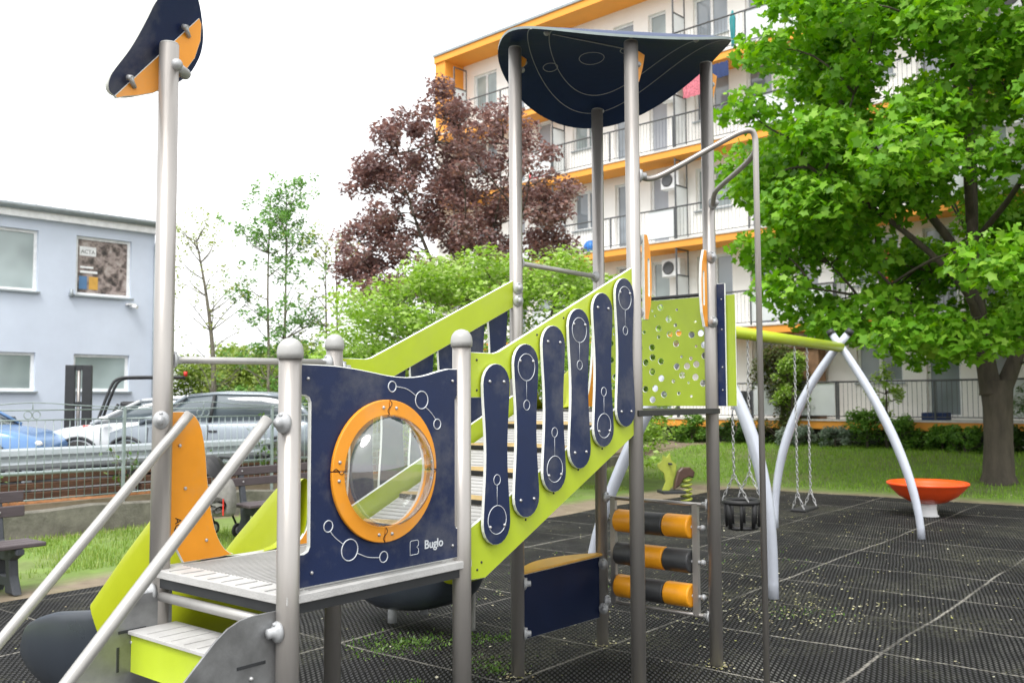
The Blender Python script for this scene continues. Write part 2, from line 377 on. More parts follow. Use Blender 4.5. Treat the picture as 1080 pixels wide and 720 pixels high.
# ---- ramp side panels (near and far)
def ramp_side(v0, outs):
    pl_ = pv(v0)
    top = [(-1.455,1.965),(-1.29,1.965),(-1.25,1.974),(-.02,2.515),(.030,2.515),(.030,2.335),(-.035,2.335),(-1.20,1.825),(-1.27,1.79),(-1.30,1.756),(-1.455,1.756)]
    t = MB().plate([top], pl_, .018, .002).build('ramp_top_rail', ['lime', 'edge'], PS)
    bot = [(-1.455,.930),(-1.352,.926),(-.005,1.552),(.030,1.56),(.030,1.775),(-.03,1.775),(-1.455,1.165)]
    b = MB().plate([bot], pl_, .018, .002).build('ramp_bottom_rail', ['lime', 'edge'], PS)
    studs('rail_screw', [(u, v0-outs*.009, z) for u, z in ((-1.41,1.93),(-1.41,1.79),(-.0,2.47),(0,2.37),(-.72,2.17),(-.95,2.07))], .006, 'machine', t)
    studs('rail_screw', [(u, v0-outs*.009, z) for u, z in ((-1.41,.97),(-1.38,1.0),(-.0,1.6),(-1.05,1.16),(-.82,1.27),(-.60,1.375),(-.37,1.475))], .006, 'machine', b)
    for k in range(6):
        cu_ = -1.296+k*.2275; zt = 1.915+k*.1035; zb = zt-.843; ol = []; half = .1; H_2 = zt-zb
        n = 10
        for i in range(n+1):                     # a dog-bone board with round ends
            a = math.pi*i/n; ol.append((cu_+.098*math.cos(a), zt-.098+.098*math.sin(a)))
        for i in range(1, 12):
            f = i/12; ol.append((cu_-.098+.020*math.sin(math.pi*f)**1.5, zt-.098-(H_2-.196)*f))
        for i in range(n+1):
            a = math.pi+math.pi*i/n; ol.append((cu_+.098*math.cos(a), zb+.098+.098*math.sin(a)))
        for i in range(1, 12):
            f = i/12; ol.append((cu_+.098-.020*math.sin(math.pi*f)**1.5, zb+.098+(H_2-.196)*f))
        vb = v0-outs*.0265
        bo = MB().plate([ol], pv(vb), .016, .0012).build('board', ['blue', 'edge'], PS)
        m = MB(); ple = (lambda vv: (lambda a, b, c: (a, vv, b)))(vb-outs*.0084)
        up = (k % 2 == 1)
        zc = zt-.115 if up else zb+.115; z2 = zt-.30 if up else zb+.30
        ringtube(m, cu_, zc, .066, ple, .0018); ringtube(m, cu_, z2, .024, ple, .0016)
        sg = -1 if up else 1
        m.tube([ple(cu_, zc+sg*.066, 0), ple(cu_, z2-sg*.024, 0)], .0010, 5)
        m.build('board_engraving', 'engrave', bo)
        studs('board_bolt', [(cu_+dx, vb-outs*.0088, dz) for dz in (zt-.085, zb+.085) for dx in (-.052, .052)], .0085, 'chain', bo)
        m = MB(); m.box(cu_+.078, cu_+.118, v0-outs*.013-.004, v0-outs*.013+.004, zt-.105, zt-.085); m.build('board_spacer', 'seam', bo)
ramp_side(-.002, 1); ramp_side(S2+.002, -1)
for z in (2.455, 2.375): clamp(PS, 0, S2, z, -.6, -.9)
clamp(PS, *D, 1.91, .9, -.4)
# ---- tower back panel with punched holes, its outer strip
hol = []; rr = random.Random(5); tries = 0
while len(hol) < 74 and tries < 4000:
    tries += 1; y = rr.uniform(.05, S2-.05); z = rr.uniform(1.73, 2.38); r = rr.choice([.022,.022,.022,.022,.008,.012])
    if all((y-a)**2+(z-b)**2 > (r+c+.022)**2 for a, b, c in hol): hol.append((y, z, r))
ol = [(-.155,1.695),(S2+.02,1.695),(S2+.02,2.43),(-.155,2.43)]
m = MB().plate([ol]+[circ(a, b, c, 16)[::-1] for a, b, c in hol], pu(S+.052), .008, .001)
bp_ = m.build('perforated_panel', ['limeback', 'edge'], PS)
MB().plate([[(-.095,1.695),(.02,1.695),(.02,2.505),(-.095,2.505)]], pu(S+.030), .016, .002).build('navy_strip', ['blue','edge'], PS)
m = MB()
m.tube([(S+.052,-.02,2.445),(S+.052,S2,2.445)], .012, 8); m.build('panel_top_rail', 'machine', bp_)
studs('panel_screw', [(S+.021, -.07, z) for z in (1.8,1.95,2.2,2.4)], .006, 'chain', bp_)
# ---- orange hand grips between F and H, orange wings at the slide mouths
def grip(u, flip, v0=-.0, z0=2.215, z1=2.725):
    a = [(-.01,z0),(.03,z0+.0),(.062,z0+.09),(.075,z0+.2),(.075,z1-.2),(.062,z1-.09),(.03,z1),(-.01,z1)]
    hole = [(.030,z0+.15),(.030,z1-.15),(.040,z1-.14),(.050,z1-.15),(.050,z0+.15),(.040,z0+.14)]
    a = [(u+flip*x, z) for x, z in a]; hole = [(u+flip*x, z) for x, z in hole]
    g = MB().plate([a, hole], pv(v0), .019, .002).build('hand_grip', ['orange', 'edge'], PS)
    return g
grip(.085+.03, 1); grip(S-.045-.02, -1)
for z in (2.25, 2.68):
    clamp(PS, *F_, z, 1, 0); clamp(PS, *H_, z, -.7, -.75)
def wing(u0, flip, base, htop, v0, w=.30, name='slide_wing'):
    a = [(0,base),(w,base),(w-.05,base+.02),(w-.09,base+.07),(w-.125,base+.16),(w-.155,base+.33),(w-.17,base+.50),(w-.195,htop-.06),(w-.23,htop-.012),(w-.27,htop),(0,htop)]
    pts = [(u0+flip*x, z) for x, z in smooth_path(a, 1, True)]
    return MB().plate([pts], pv(v0), .019, .002).build(name, ['orange', 'edge'], PS)
wA = wing(-LR-S+.03, 1, 1.035, 1.70, S2+.02, .36); wD = wing(-LR-.03, -1, 1.035, 1.74, S2+.02, .22)
studs('wing_bolt', [(u, S2+.008, z) for u, z in ((-2.34,1.36),(-2.25,1.25),(-2.23,1.12),(-2.37,1.55))], .008, 'chain', wA)
MB().text('AQ', .042, lambda a, b, c: (-2.385+b, S2+.0095-c, 1.235-a), ext=.0006, align='LEFT').build('stamp', 'seam', wA)
wing(.03, 1, 1.69, 2.35, S2+.02, .20); wing(S-.03, -1, 1.69, 2.30, S2+.02, .20)
# ---- slides
def chute(stations, path, mats_, split, names, parent):
    """stations: (t, halfwidth, z_rim, z_floor, z_bottom); path(t)->(u,v,dir angle)"""
    rings = []
    for (t, hw, zr, zf, zb) in stations:
        u, v, an = path(t); c, s_ = math.cos(an), math.sin(an); bl = .03*max(0, min(1, (t-names[2]+.95)/.3))
        prof = [(-hw, zr-.03), (-hw+.012, zr-.006), (-hw+.03, zr), (-hw+.05, zr-.008), (-hw+.062, zr-.035),
                (-hw+.075, zf+.09), (-hw+.12, zf+.025), (-hw+.2, zf), (0, zf-.004), (hw-.2, zf), (hw-.12, zf+.025), (hw-.075, zf+.09),
                (hw-.062, zr-.035), (hw-.05, zr-.008), (hw-.03, zr), (hw-.012, zr-.006), (hw, zr-.03), (hw-.006+bl, (zr+zb)/2+.02), (hw-.03, zb+.07), (hw-.09, zb+.015), (hw-.2, zb), (0, zb), (-hw+.2, zb), (-hw+.09, zb+.015), (-hw+.03, zb+.07), (-hw+.006-bl, (zr+zb)/2+.02)]
        kf = max(0, min(1, (t-1.0)/.2))*max(0, min(1, (names[2]-t)/.5))*.75
        rings.append([(u+a*c, v+a*s_+(z-zr)*kf, z) for a, z in prof])
    for (i0, i1), nm, mt in zip(split, names[:2], mats_):
        MB().loft(rings[i0:i1], 0, caps=False).build(nm, mt, parent, sub=1)
def lerp_st(st, n):
    out = []
    for i in range(len(st)-1):
        for k in range(n): f = k/n; out.append(tuple(a*(1-f)+b*f for a, b in zip(st[i], st[i+1])))
    return out+[st[-1]]
uc = -LR-S/2+.0
st = [(.90,.335,1.36,1.03,.985),(1.02,.335,1.35,1.02,.955),(1.12,.335,1.30,.98,.88),(1.46,.335,1.03,.715,.60),(1.80,.335,.735,.43,.33)]
foot = [(1.78,.325,.700,.45,.36),(1.95,.34,.675,.42,.28),(2.15,.345,.645,.42,.20),(2.35,.34,.59,.43,.16),(2.52,.32,.53,.44,.15),(2.66,.28,.47,.43,.16),(2.75,.235,.40,.39,.19),(2.79,.215,.33,.33,.24),(2.795,.21,.29,.289,.285)]
n1 = len(lerp_st(st,3)); stt = lerp_st(st,3)+lerp_st(foot,2)
chute(stt, lambda t: (uc, t, 0), ['limeplastic','greyplastic'], [(0,n1),(n1,len(stt))], ['slide_chute','slide_foot',2.75], PS)
def tp(t): # tower slide bends to the right as it goes down
    return (S/2, t, 0)
st = [(.90,.32,1.98,1.69,1.64),(1.02,.32,1.96,1.67,1.60),(1.12,.32,1.88,1.58,1.50),(2.02,.32,.82,.52,.42)]
foot = [(2.0,.31,.81,.54,.44),(2.15,.325,.70,.46,.27),(2.35,.33,.62,.44,.18),(2.55,.32,.57,.44,.15),(2.68,.27,.50,.43,.17),(2.76,.215,.38,.36,.24),(2.765,.21,.33,.329,.28)]
n1 = len(lerp_st(st,4)); stt = lerp_st(st,4)+lerp_st(foot,2)
chute(stt, tp, ['limeplastic','greyplastic'], [(0,n1),(n1,len(stt))], ['slide_chute','slide_foot',2.75], PS)
for (t, o) in ((2.35,-.17),(2.35,.17)):
    u, v, an = tp(t); MB().tube([(u+o, v, .07),(u+o, v, .22)], .035, 12).build('slide_foot_stub', 'clamp', PS)
MB().tube([(uc,2.35,0),(uc,2.35,.2)], .03, 12).build('slide_support', 'machine', PS)
MB().tube(smooth_path([(S/2+.20,1.86,.0),(S/2+.20,1.86,.56),(S/2+.17,1.86,.62),(S/2-.0,1.86,.63)],2), .016, 10).build('slide_support', 'alu', PS)
# ---- rails
def rail(pts, r, name='rail', mt='alu', n=14): return MB().tube(pts, r, n).build(name, mt, PS)
rail([(-LR-S+.04,S2,1.927),(-LR-.04,S2,1.94)], .0165, 'guard_bar'); clamp(PS, *A, 1.927, 1, 0); clamp(PS, *D, 1.94, -1, 0)
rail([(.04,S2,2.628),(S-.04,S2,2.628)], .0165, 'guard_bar'); clamp(PS, *E_, 2.628, 1, 0); clamp(PS, *G_, 2.628, -1, 0)
for v0, ex in ((S2-.0, 0),(0.0, 0)):
    o_ = .0
    pts = [(-2.375,v0-.072,1.69),(-2.42,v0-.072,1.64),(-3.17,v0-.072,.83),(-3.44,v0-.072,.53),(-3.52,v0-.072,.38),(-3.54,v0-.072,0)] if v0 > .5 else [(-2.56,v0,1.68),(-2.60,v0,1.635),(-3.27,v0,.905),(-3.52,v0,.63),(-3.60,v0,.45),(-3.62,v0,0)]
    pts = [pts[0], pts[1], pts[2]] + smooth_path(pts[2:], 2)[1:]
    rail(pts, .0215, 'handrail')
    clamp(PS, -LR-S, v0, 1.665, -.6, -.8 if v0 > .5 else -.2)
# ---- steps: two steel cheeks, treads, lime riser
for v0 in (.03, S2-.03):
    a = [(-2.42,.94),(-2.55,.94),(-2.60,.925),(-2.66,.87),(-3.42,.12),(-3.45,.02),(-2.98,.02),(-2.42,.50)] if v0 > .5 else [(-2.42,.972),(-2.60,.972),(-2.65,.965),(-2.70,.945),(-2.75,.91),(-3.42,.28),(-3.47,.20),(-3.48,.02),(-2.98,.02),(-2.42,.50)]
    ck = MB().plate([a], pv(v0), .008, .001, edge=0).build('step_cheek', ['steel_sheet'], PS)
    m = MB()
    for u, z in ((-2.60,.80),(-2.80,.60)):
        MB().box(u-.06, u+.06, v0-.007, v0-.0045, z-.008, z+.004).build('cheek_slot', 'machine', ck); MB().box(u-.065, u-.055, v0-.007, v0-.0045, z-.16, z-.06).build('cheek_slot', 'machine', ck)
        studs('cheek_screw', [(u-.0, v0-.005, z-.05)], .009, 'chain', ck)
    m = MB().tube([(-2.43,v0-.03,.90),(-2.43,v0+.03,.90)], .014, 10); m.sphere((-2.43,v0-.03,.90),.018); m.build('cheek_bolt', 'clamp', ck)
for k, z in enumerate((.80,.57,.34)):
    u0 = -2.60-k*.215
    m = MB().box(u0-.02, u0+.20, .036, S2-.036, z-.014, z)
    for j in range(8): m.box(u0+.0, u0+.19, .10+j*.09, .106+j*.09, z+.0005, z+.003)
    t_ = m.build('step_tread', 'deck', PS, bevel=.002)
    MB().box(u0-.005, u0+.008, .036, S2-.036, z-.17, z-.0145).build('step_riser', 'lime', PS)
    m = MB(); m.sphere((u0-.006,.36,z-.08),.009,0,8); m.build('riser_bolt', 'chain', PS)
rail([(-2.47,.035,.915),(-2.47,S2-.035,.915)], .021, 'step_bar')
clamp(PS, *A, .935, -1, -.1); clamp(PS, *B, .90, -1, .1)
# ---- roof: a round sheet bent over the diagonal, bolts, rings engraved beneath
ca, sa = math.cos(math.atan2(-S2, S)), math.sin(math.atan2(-S2, S))
def roofp(a, b, dz=0):      # a along ridge, b across (towards G)
    return (S/2+a*ca-b*sa, S2/2+a*sa+b*ca, 4.075-.40*b*b+dz)
m = MB(); NR, NA = 14, 72; vs = []
for side, dz in ((0, 0), (1, .016)):
    for i in range(NR+1):
        for j in range(NA):
            t = 2*math.pi*j/NA; r = i/NR; r *= (1 if math.sin(t) > 0 else (abs(math.cos(t))**2.5+abs(math.sin(t))**2.5)**(-1/2.5)); vs.append(roofp(.752*r*math.cos(t), .055+(.80)*r*math.sin(t), dz))
fs = []; mi = []
for side in (0, 1):
    o = side*(NR+1)*NA
    for i in range(NR):
        for j in range(NA):
            j2 = (j+1) % NA; q_ = (o+i*NA+j, o+i*NA+j2, o+(i+1)*NA+j2, o+(i+1)*NA+j)
            fs.append(q_ if side else q_[::-1]); mi.append(0)
for j in range(NA):
    j2 = (j+1) % NA; fs.append((NR*NA+j, NR*NA+j2, (2*NR+1)*NA+j2, (2*NR+1)*NA+j)); mi.append(1)
m.add(vs, fs, mi); RF = m.build('roof_sheet', ['bluedark', 'roofedge'], PS)
m = MB()
def roofline(pts, r=.0028): m.tube([roofp(a, b, -.001) for a, b in pts], r, 5)
for cx, cy, r in ((-.36,.30,.05),(-.10,.16,.085),(.12,.02,.055)):
    roofline([(cx+r*math.cos(2*math.pi*i/26), cy+r*math.sin(2*math.pi*i/26)) for i in range(27)])
for ra_, rb_ in ((.63,1.33),(.49,1.17)):
    roofline([(ra_*math.cos(t), -.60+rb_*math.sin(t)) for t in [R(3)+R(174)*i/50 for i in range(51)]])
roofline([(-.45,-.25),(.08,-.01)], .0045); roofline([(.15,.07),(.30,.45)], .0045)
m.build('roof_engraving', 'doorgrey', RF)
studs('roof_bolt', [roofp(a, b, -.006) for a, b in ((-.50,-.32),(.0,-.48),(.45,-.38),(-.55,.25),(.1,.70))], .02, 'clamp', RF)
for (u, v), z in ((F_,3.80),(H_,3.93),(E_,3.97)):
    a = [(0,z-.17),(.03,z-.16),(.075,z-.06),(.10,z+.025),(0,z+.03)]
    if (u, v) == E_: a = [(0,z-.05),(.05,z-.02),(.07,z+.03),(0,z+.04)]
    br = MB().plate([[(u+.046+x, zz) for x, zz in a]], pv(v-.0), .018, .002).build('roof_bracket', ['orange', 'edge'], PS)
    MB().sphere((u+.058, v-.014, z-.06), .018).build('bracket_bolt', 'clamp', br)
# ---- sail plate on top of the tall post
p0, p1 = (-2.679,3.057), (-2.281,3.526)
fin = [(-2.679,3.057),(-2.281,3.526),(-2.268,3.50),(-2.272,3.42),(-2.30,3.33),(-2.345,3.26),(-2.39,3.20),(-2.43,3.172),(-2.50,3.115),(-2.57,3.085),(-2.64,3.062),(-2.67,3.048)]
FN = MB().plate([fin], pv(S2+.062), .018, .002).build('sail_fin', ['orange','edge'], PS)
dx, dz = p1[0]-p0[0], p1[1]-p0[1]; Lc = math.hypot(dx, dz); cx_, sx_ = dx/Lc, dz/Lc
# a along the chord, b sideways: the plate is rolled so that its far edge rides up
kk = Lc
tear = [(.791,.222),(.645,.211),(.530,.175),(.304,.119),(.12,.098),(.043,.086),(-.012,.057),(-.02,.016),(.05,-.03),(.30,-.09),(.52,-.13),(.70,-.144),(.79,-.135),(.894,-.114),(.975,-.07),(1.034,.021),(1.045,.095),(1.00,.186),(.914,.225)]
tear = [(a*kk*1.03, b if b > 0 else b*1.4) for a, b in tear]
tear = smooth_path(tear, 2, True)
def sail(a, b, c):
    nx, nz = -sx_, cx_
    bu, bv, bz = .87*nx, -.5, .87*nz
    cu2, cv2, cz2 = .5*nx, .87, .5*nz
    c += .012
    return (p0[0]+cx_*a+bu*b+cu2*c, S2+.062+bv*b+cv2*c, p0[1]+sx_*a+bz*b+cz2*c)
sl = MB().plate([tear], sail, .018, .003).build('sail_plate', ['blue','edge'], PS)
m = MB()
for a in (.10,.50): m.tube([sail(a,.03,-.021), sail(a,.03,-.045)], .013, 8); m.tube([sail(a,.035,-.035), sail(a,-.02,-.035)], .011, 8)
m.build('sail_hinge', 'clamp', FN)
m = MB(); m.tube([(-2.445,S2-.03,3.235),(-2.36,S2+.03,3.235)], .022, 12); m.sphere((-2.36,S2+.035,3.235),.026); m.sphere((-2.45,S2-.045,3.235), .026); m.build('sail_clamp', 'clamp', PS)
# ---- half-round seat and panel below the tower
ol = [(-.02+.99*i/16, .055+.17*math.sin(math.pi*i/16)) for i in range(17)]
ol2 = [(a, S2-.06+b) for a, b in ol]+[(S-.0, S2-.028),(-.0, S2-.028)]
MB().plate([ol2], pz(.645), .018, .003, edge=1).build('half_round_seat', ['seatorange','seatorange'], PS)
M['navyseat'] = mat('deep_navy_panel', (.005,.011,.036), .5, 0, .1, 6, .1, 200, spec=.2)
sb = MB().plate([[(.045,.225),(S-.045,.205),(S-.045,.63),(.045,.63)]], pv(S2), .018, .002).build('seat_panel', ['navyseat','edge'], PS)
for z in (.27,.58): clamp(PS, *E_, z, .7, -.7); clamp(PS, *G_, z, -.7, -.7)
# ---- roller climbing panel between G and H
m = MB(); x = S
m.tube([(x,.045,1.045),(x,S2-.045,1.045)], .013, 10); m.tube([(x,.045,.32),(x,S2-.045,.32)], .013, 10)
m.box(x-.015, x+.015, .115, .155, .315, 1.05); m.box(x-.015, x+.015, S2-.125, S2-.085, .315, 1.05)
fr = m.build('roller_frame', 'steel', PS)
for z in (.32,1.045):
    clamp(PS, *G_, z, 0, -1); clamp(PS, *H_, z, 0, 1)
for k, z in enumerate((.892,.665,.44)):
    y0, y1 = .165, S2-.135; y = [y0+(y1-y0)*i/3 for i in range(4)]
    for i in range(3):
        odd = (i % 2 == 0) == (k % 2 == 0); r = .078
        m = MB(); mt = Matrix.Rotation(R(-90), 4, 'X'); ln = y[i+1]-y[i]-.003
        m.lathe([(r-.012,0),(r-.002,.003),(r,.012),(r,ln-.012),(r-.002,ln-.003),(r-.012,ln)], (x, y[i], z), 28, 0, True, 1, 1, mt)
        m.build('roller', 'rollorange' if odd else 'rollgrey', PS)
    MB().tube([(x,.10,z),(x,S2-.06,z)], .012, 8).build('roller_axle', 'clamp', PS)
    MB().sphere((x,.085,z), .02).build('axle_cap', 'clamp', PS)
# ---- climbing pole outside the tower
zt = 3.30; ax, ay = .45, -.571
arm1 = smooth_path([(.05,-.02,3.06),(.10,-.05,3.045),(.17,-.12,3.08),(.33,-.42,3.26),(.39,-.51,3.315),(.43,-.56,3.325),(ax,ay,3.28),(ax,ay,3.22)], 3)+[(ax,ay,0)]
rail(arm1, .0175, 'climbing_pole', 'steel')
arm2 = smooth_path([(S-.035,-.05,3.03),(S-.10,-.09,3.07),(S-.13,-.12,3.10),(.62,-.42,3.17),(.50,-.54,3.20),(ax,ay,3.22)], 3)
rail(arm2, .0165, 'pole_arm', 'steel')
clamp(PS, *F_, 3.06, .7, -.6); clamp(PS, *H_, 3.04, -.3, -.9)
# ================================================================== SWING SET
SW = thing('swing_set', 'swing frame with lime green crossbeam and curved pale grey legs', 'swing set', (0,0,0))
nearA, farA = Vector((1.68,8.56,2.47)), Vector((4.28,12.08,2.52))
half = Vector((.755,-.52,0))
bm0 = MB().tube([nearA-Vector((.12,.15,.06)), farA+Vector((.0,.0,-.12))], .062, 18); bm0.build('crossbeam', 'limeplastic' if False else 'lime', SW)
for ap in (nearA, farA):
    for sg in (1, -1):
        base = (Vector((1.5,8.68,0)) if ap is nearA else Vector((ap.x, ap.y, 0)))+half*sg; pw = {(True,1):2.7,(True,-1):1.45,(False,1):1.7,(False,-1):2.25}[(ap is nearA, sg)]; topp = ap-half.normalized()*sg*.10+Vector((0,0,.05)); pts = []; rs = []
        for i in range(19):
            t = i/18; f = 1-(1-t)**pw; p = topp.lerp(base, f); p.z = topp.z*(1-t); pts.append(p); rs.append(.046+.013*math.sin(math.pi*min(1, t*1.1)))
        pts[-1].z = -.03
        lg = MB().tube(pts, rs, 16).build('leg', 'lightsteel', SW)
        MB().tube([pts[0], pts[0]-(pts[1]-pts[0]).normalized()*.07], [.055,.045], 14).build('leg_cap', 'machine', lg)
bd = (farA-nearA).normalized()
def onbeam(t, z): p = Vector((nearA.x, nearA.y, 0))+Vector((bd.x,bd.y,0))*t; p.z = z; return p
for t in (.845,1.275,2.66,3.08):
    m = MB(); p = onbeam(t, 2.38); m.tube([p+Vector((0,0,.06)), p], .03, 10); m.tube([p+Vector((-.04,.03,0)),p+Vector((.04,-.03,0))], .02, 8); m.build('swing_hanger', 'lime', SW)
def chain(m, p, q, r=.011):
    p, q = Vector(p), Vector(q); n = max(2, int((q-p).length/.042)); d = (q-p)/n; dn = d.normalized()
    a = Vector((1,0,0)); x = (a-dn*a.dot(dn)).normalized(); y = dn.cross(x)
    for i in range(n):
        c = p+d*(i+.5); s_ = x if i % 2 else y; L_ = d.length*.72; pts = []
        for k in range(9):
            an = 2*math.pi*k/8; pts.append(c+dn*(L_*math.sin(an))+s_*(r*1.15*math.cos(an)))
        m.tube(pts, .0042, 4, caps=False)
# bucket seat
bc = onbeam(1.06, 0); bx = Vector((bd.x,bd.y,0)); by = Vector((-bd.y,bd.x,0))
BS = thing('bucket_swing', 'black rubber toddler bucket swing seat hanging on chains from the lime beam', 'swing seat', (bc.x,bc.y,.44), math.atan2(bd.y,bd.x))
m = MB(); pts = [(.195*math.cos(a)*1.05, .165*math.sin(a), .27) for a in [2*math.pi*i/28 for i in range(29)]]; m.tube(pts, .026, 10, caps=False)
m.lathe([(.12,0),(.17,.0),(.175,.02),(.165,.035),(.1,.03),(1e-4,.028)], (0,0,0), 24, 0, True, 1.05, .85)
m.build('seat_shell', 'black', BS)
for k in range(8):
    a = 2*math.pi*(k+.5)/8; MB().tube([(.175*math.cos(a)*1.05,.15*math.sin(a),.02),(.195*math.cos(a)*1.05,.165*math.sin(a),.27)], .021 if k % 2 else .016, 8).build('seat_strap', 'black', BS)
for sx in (-1, 1):
    topz = 2.36-.44
    m = MB(); knot = (sx*.20, 0, .55); chain(m, (sx*.215,0,topz), knot); chain(m, knot, (sx*.20,.13,.29)); chain(m, knot, (sx*.17,-.13,.29)); m.build('chain', 'chain', BS)
fc = onbeam(2.87, 0)
FS = thing('flat_swing', 'flat black rubber swing seat on two chains at the far end of the lime beam', 'swing seat', (fc.x,fc.y,.46), math.atan2(bd.y,bd.x))
MB().box(-.23,.23,-.09,.09,-.018,.018).build('seat', 'black', FS, bevel=.012)
for sx in (-1, 1):
    m = MB(); knot = (sx*.22,0,.20); chain(m, (sx*.21,0,2.38-.46), knot); chain(m, knot, (sx*.21,.07,.01)); chain(m, knot, (sx*.21,-.07,.01)); m.build('chain', 'chain', FS)
# ================================================================== SPINNER BOWL, SPRING RIDER
SB = thing('spinner_bowl', 'shallow red-orange spinning bowl on a short white pedestal at the mat edge', 'spinner', (6.10,13.75,0))
prof = [(.13,.19),(.26,.22),(.40,.30),(.50,.40),(.545,.455),(.565,.47),(.565,.495),(.545,.505),(.52,.50),(.49,.47),(.40,.36),(.2,.27),(1e-4,.25)]
MB().lathe(prof, (0,0,0), 48).build('bowl', 'redorange', SB)
MB().lathe([(.15,0),(.14,.02),(.125,.03),(.115,.12),(.12,.22)], (0,0,0), 24).build('pedestal', 'whitepaint', SB)
SR = thing('spring_rider', 'small lime spring rider with dark brown seat far behind the rollers', 'spring rider', (2.78,15.6,0), R(10))
body = [(-.30,.22),(-.24,.36),(-.27,.50),(-.36,.58),(-.38,.66),(-.30,.70),(-.28,.80),(-.22,.76),(-.16,.84),(-.14,.72),(-.05,.64),(-.06,.52),(-.10,.40),(-.12,.28),(-.2,.2)]
MB().plate([body], pv(-.0), .03, .004, edge=0).build('rider_panel', ['riderlime'], SR)
MB().plate([[(-.12,.24),(-.02,.30),(.04,.40),(.14,.44),(.22,.42),(.24,.52),(.16,.60),(.02,.60),(-.05,.54),(-.10,.38)]], pv(-.06), .10, .02, edge=0).build('rider_seat', ['brown'], SR)
MB().tube([(-.18,-.14,.66),(-.18,.14,.66)], .018, 8).build('handle', 'machine', SR)
MB().box(-.34,.06,-.16,.16,.17,.22).build('foot_board', 'machine', SR, bevel=.01)
pts = [(.12+.085*math.cos(2*math.pi*i/16), .085*math.sin(2*math.pi*i/16), .0+.40*i/80) for i in range(81)]
MB().tube(pts, .018, 8).build('spring', 'riderlime', SR)
# ================================================================== BENCHES, STROLLER, BACKPACK
def bench(loc, label, first=None):
    t = thing('park_bench', label, 'bench', loc, PHI, 'benches facing the play mats')
    for z, y, h in ((.84,.165,.105),(.705,.135,.105)):
        m = MB(); m.box(-.85,.85,y,y+.035,z-h/2,z+h/2, mtx=Matrix.Translation((0,0,0))); s_ = m.build('back_slat', 'benchslat', t, bevel=.01)
        studs('bolt', [(xx, y-.002, z) for xx in (-.62,.62)], .012, 'chain', s_)
    for k in range(3): MB().box(-.85,.85,-.33+k*.135,-.33+k*.135+.12,.415,.455).build('seat_slat', 'benchslat', t, bevel=.01)
    for xx in (-.62,.62):
        a = [(-.30,0),(-.12,0),(-.10,.06),(.06,.06),(.08,0),(.22,0),(.20,.12),(.14,.24),(.15,.41),(.235,.87),(.19,.88),(.10,.46),(-.33,.41),(-.33,.36),(-.20,.30),(-.22,.16)]
        h_ = [(-.12,.16),(.03,.16),(.02,.29),(-.10,.29)]
        MB().plate([a, h_[::-1]], pu(xx), .08, .012, edge=0).build('leg', ['benchleg'], t)
    return t
bench((-5.10,8.22,0), 'brown slatted park bench cut off by the left edge of the picture')
bench((-2.95,12.36,0), 'brown slatted park bench behind the orange slide wing and the backpack')
ST = thing('stroller', 'black folding stroller with hooped hood parked beside the far bench', 'stroller', (-3.86,11.85,0), R(-30))
m = MB()
for sx in (-.2,.2): m.tube(smooth_path([(sx,-.3,.18),(sx,0,.55),(sx,.28,.95),(sx,.36,1.0)],2), .014, 8); m.tube([(sx,.3,.15),(sx,.05,.6)], .014, 8)
m.tube([(-.2,.36,1.0),(.2,.36,1.0)], .018, 8); m.build('stroller_frame', 'machine', ST)
m = MB()
for k in range(7):
    a = R(20+k*22)
    pts = [(.23*math.cos(b), .02+.26*math.cos(a)*math.sin(b), .70+.36*math.sin(a)*math.sin(b)) for b in [math.pi*i/12 for i in range(13)]]
    if k: m.add(prev+pts, [(i, i+1, 13+i+1, 13+i) for i in range(12)], 0, True)
    prev = pts
m.build('hood', 'black', ST)
MB().box(-.2,.2,-.18,.12,.36,.42).build('seat', 'canvas', ST, bevel=.03)
for sx in (-.22,.22):
    for sy in (-.3,.3):
        w = MB().tube([(sx-.015,sy,.09),(sx+.015,sy,.09)], .09, 18).build('wheel', 'tyre', ST)
        MB().tube([(sx-.018,sy,.09),(sx+.018,sy,.09)], .05, 14).build('wheel_hub', 'rim', w)
BK = thing('backpack', 'grey canvas backpack hanging from the stroller beside the orange wing', 'backpack', (-3.55,11.45,.34), R(-15))
rings = []
for z, sx, sy in ((0,.13,.08),(.05,.16,.10),(.2,.17,.11),(.34,.16,.09),(.43,.12,.07),(.46,.06,.04)):
    rings.append([(sx*math.copysign(abs(math.cos(a))**.6, math.cos(a)), sy*math.copysign(abs(math.sin(a))**.6, math.sin(a)), z) for a in [2*math.pi*i/20 for i in range(20)]])
MB().loft(rings).build('bag_body', 'canvas', BK)
rings = [[(.12*math.cos(a)*s_, -.10-.03*s_*abs(math.sin(a)), .14+.10*math.sin(a)*s_) for a in [2*math.pi*i/16 for i in range(16)]] for s_ in (1,.8,.3)]
MB().loft(rings).build('front_pocket', 'canvas', BK)
MB().tube(smooth_path([(-.05,.02,.45),(-.04,.06,.58),(.04,.06,.58),(.05,.02,.45)],2), .012, 8).build('strap', 'machine', BK)
MB().box(.085,.10,-.135,-.125,.02,.22).build('ribbon', 'red', BK)
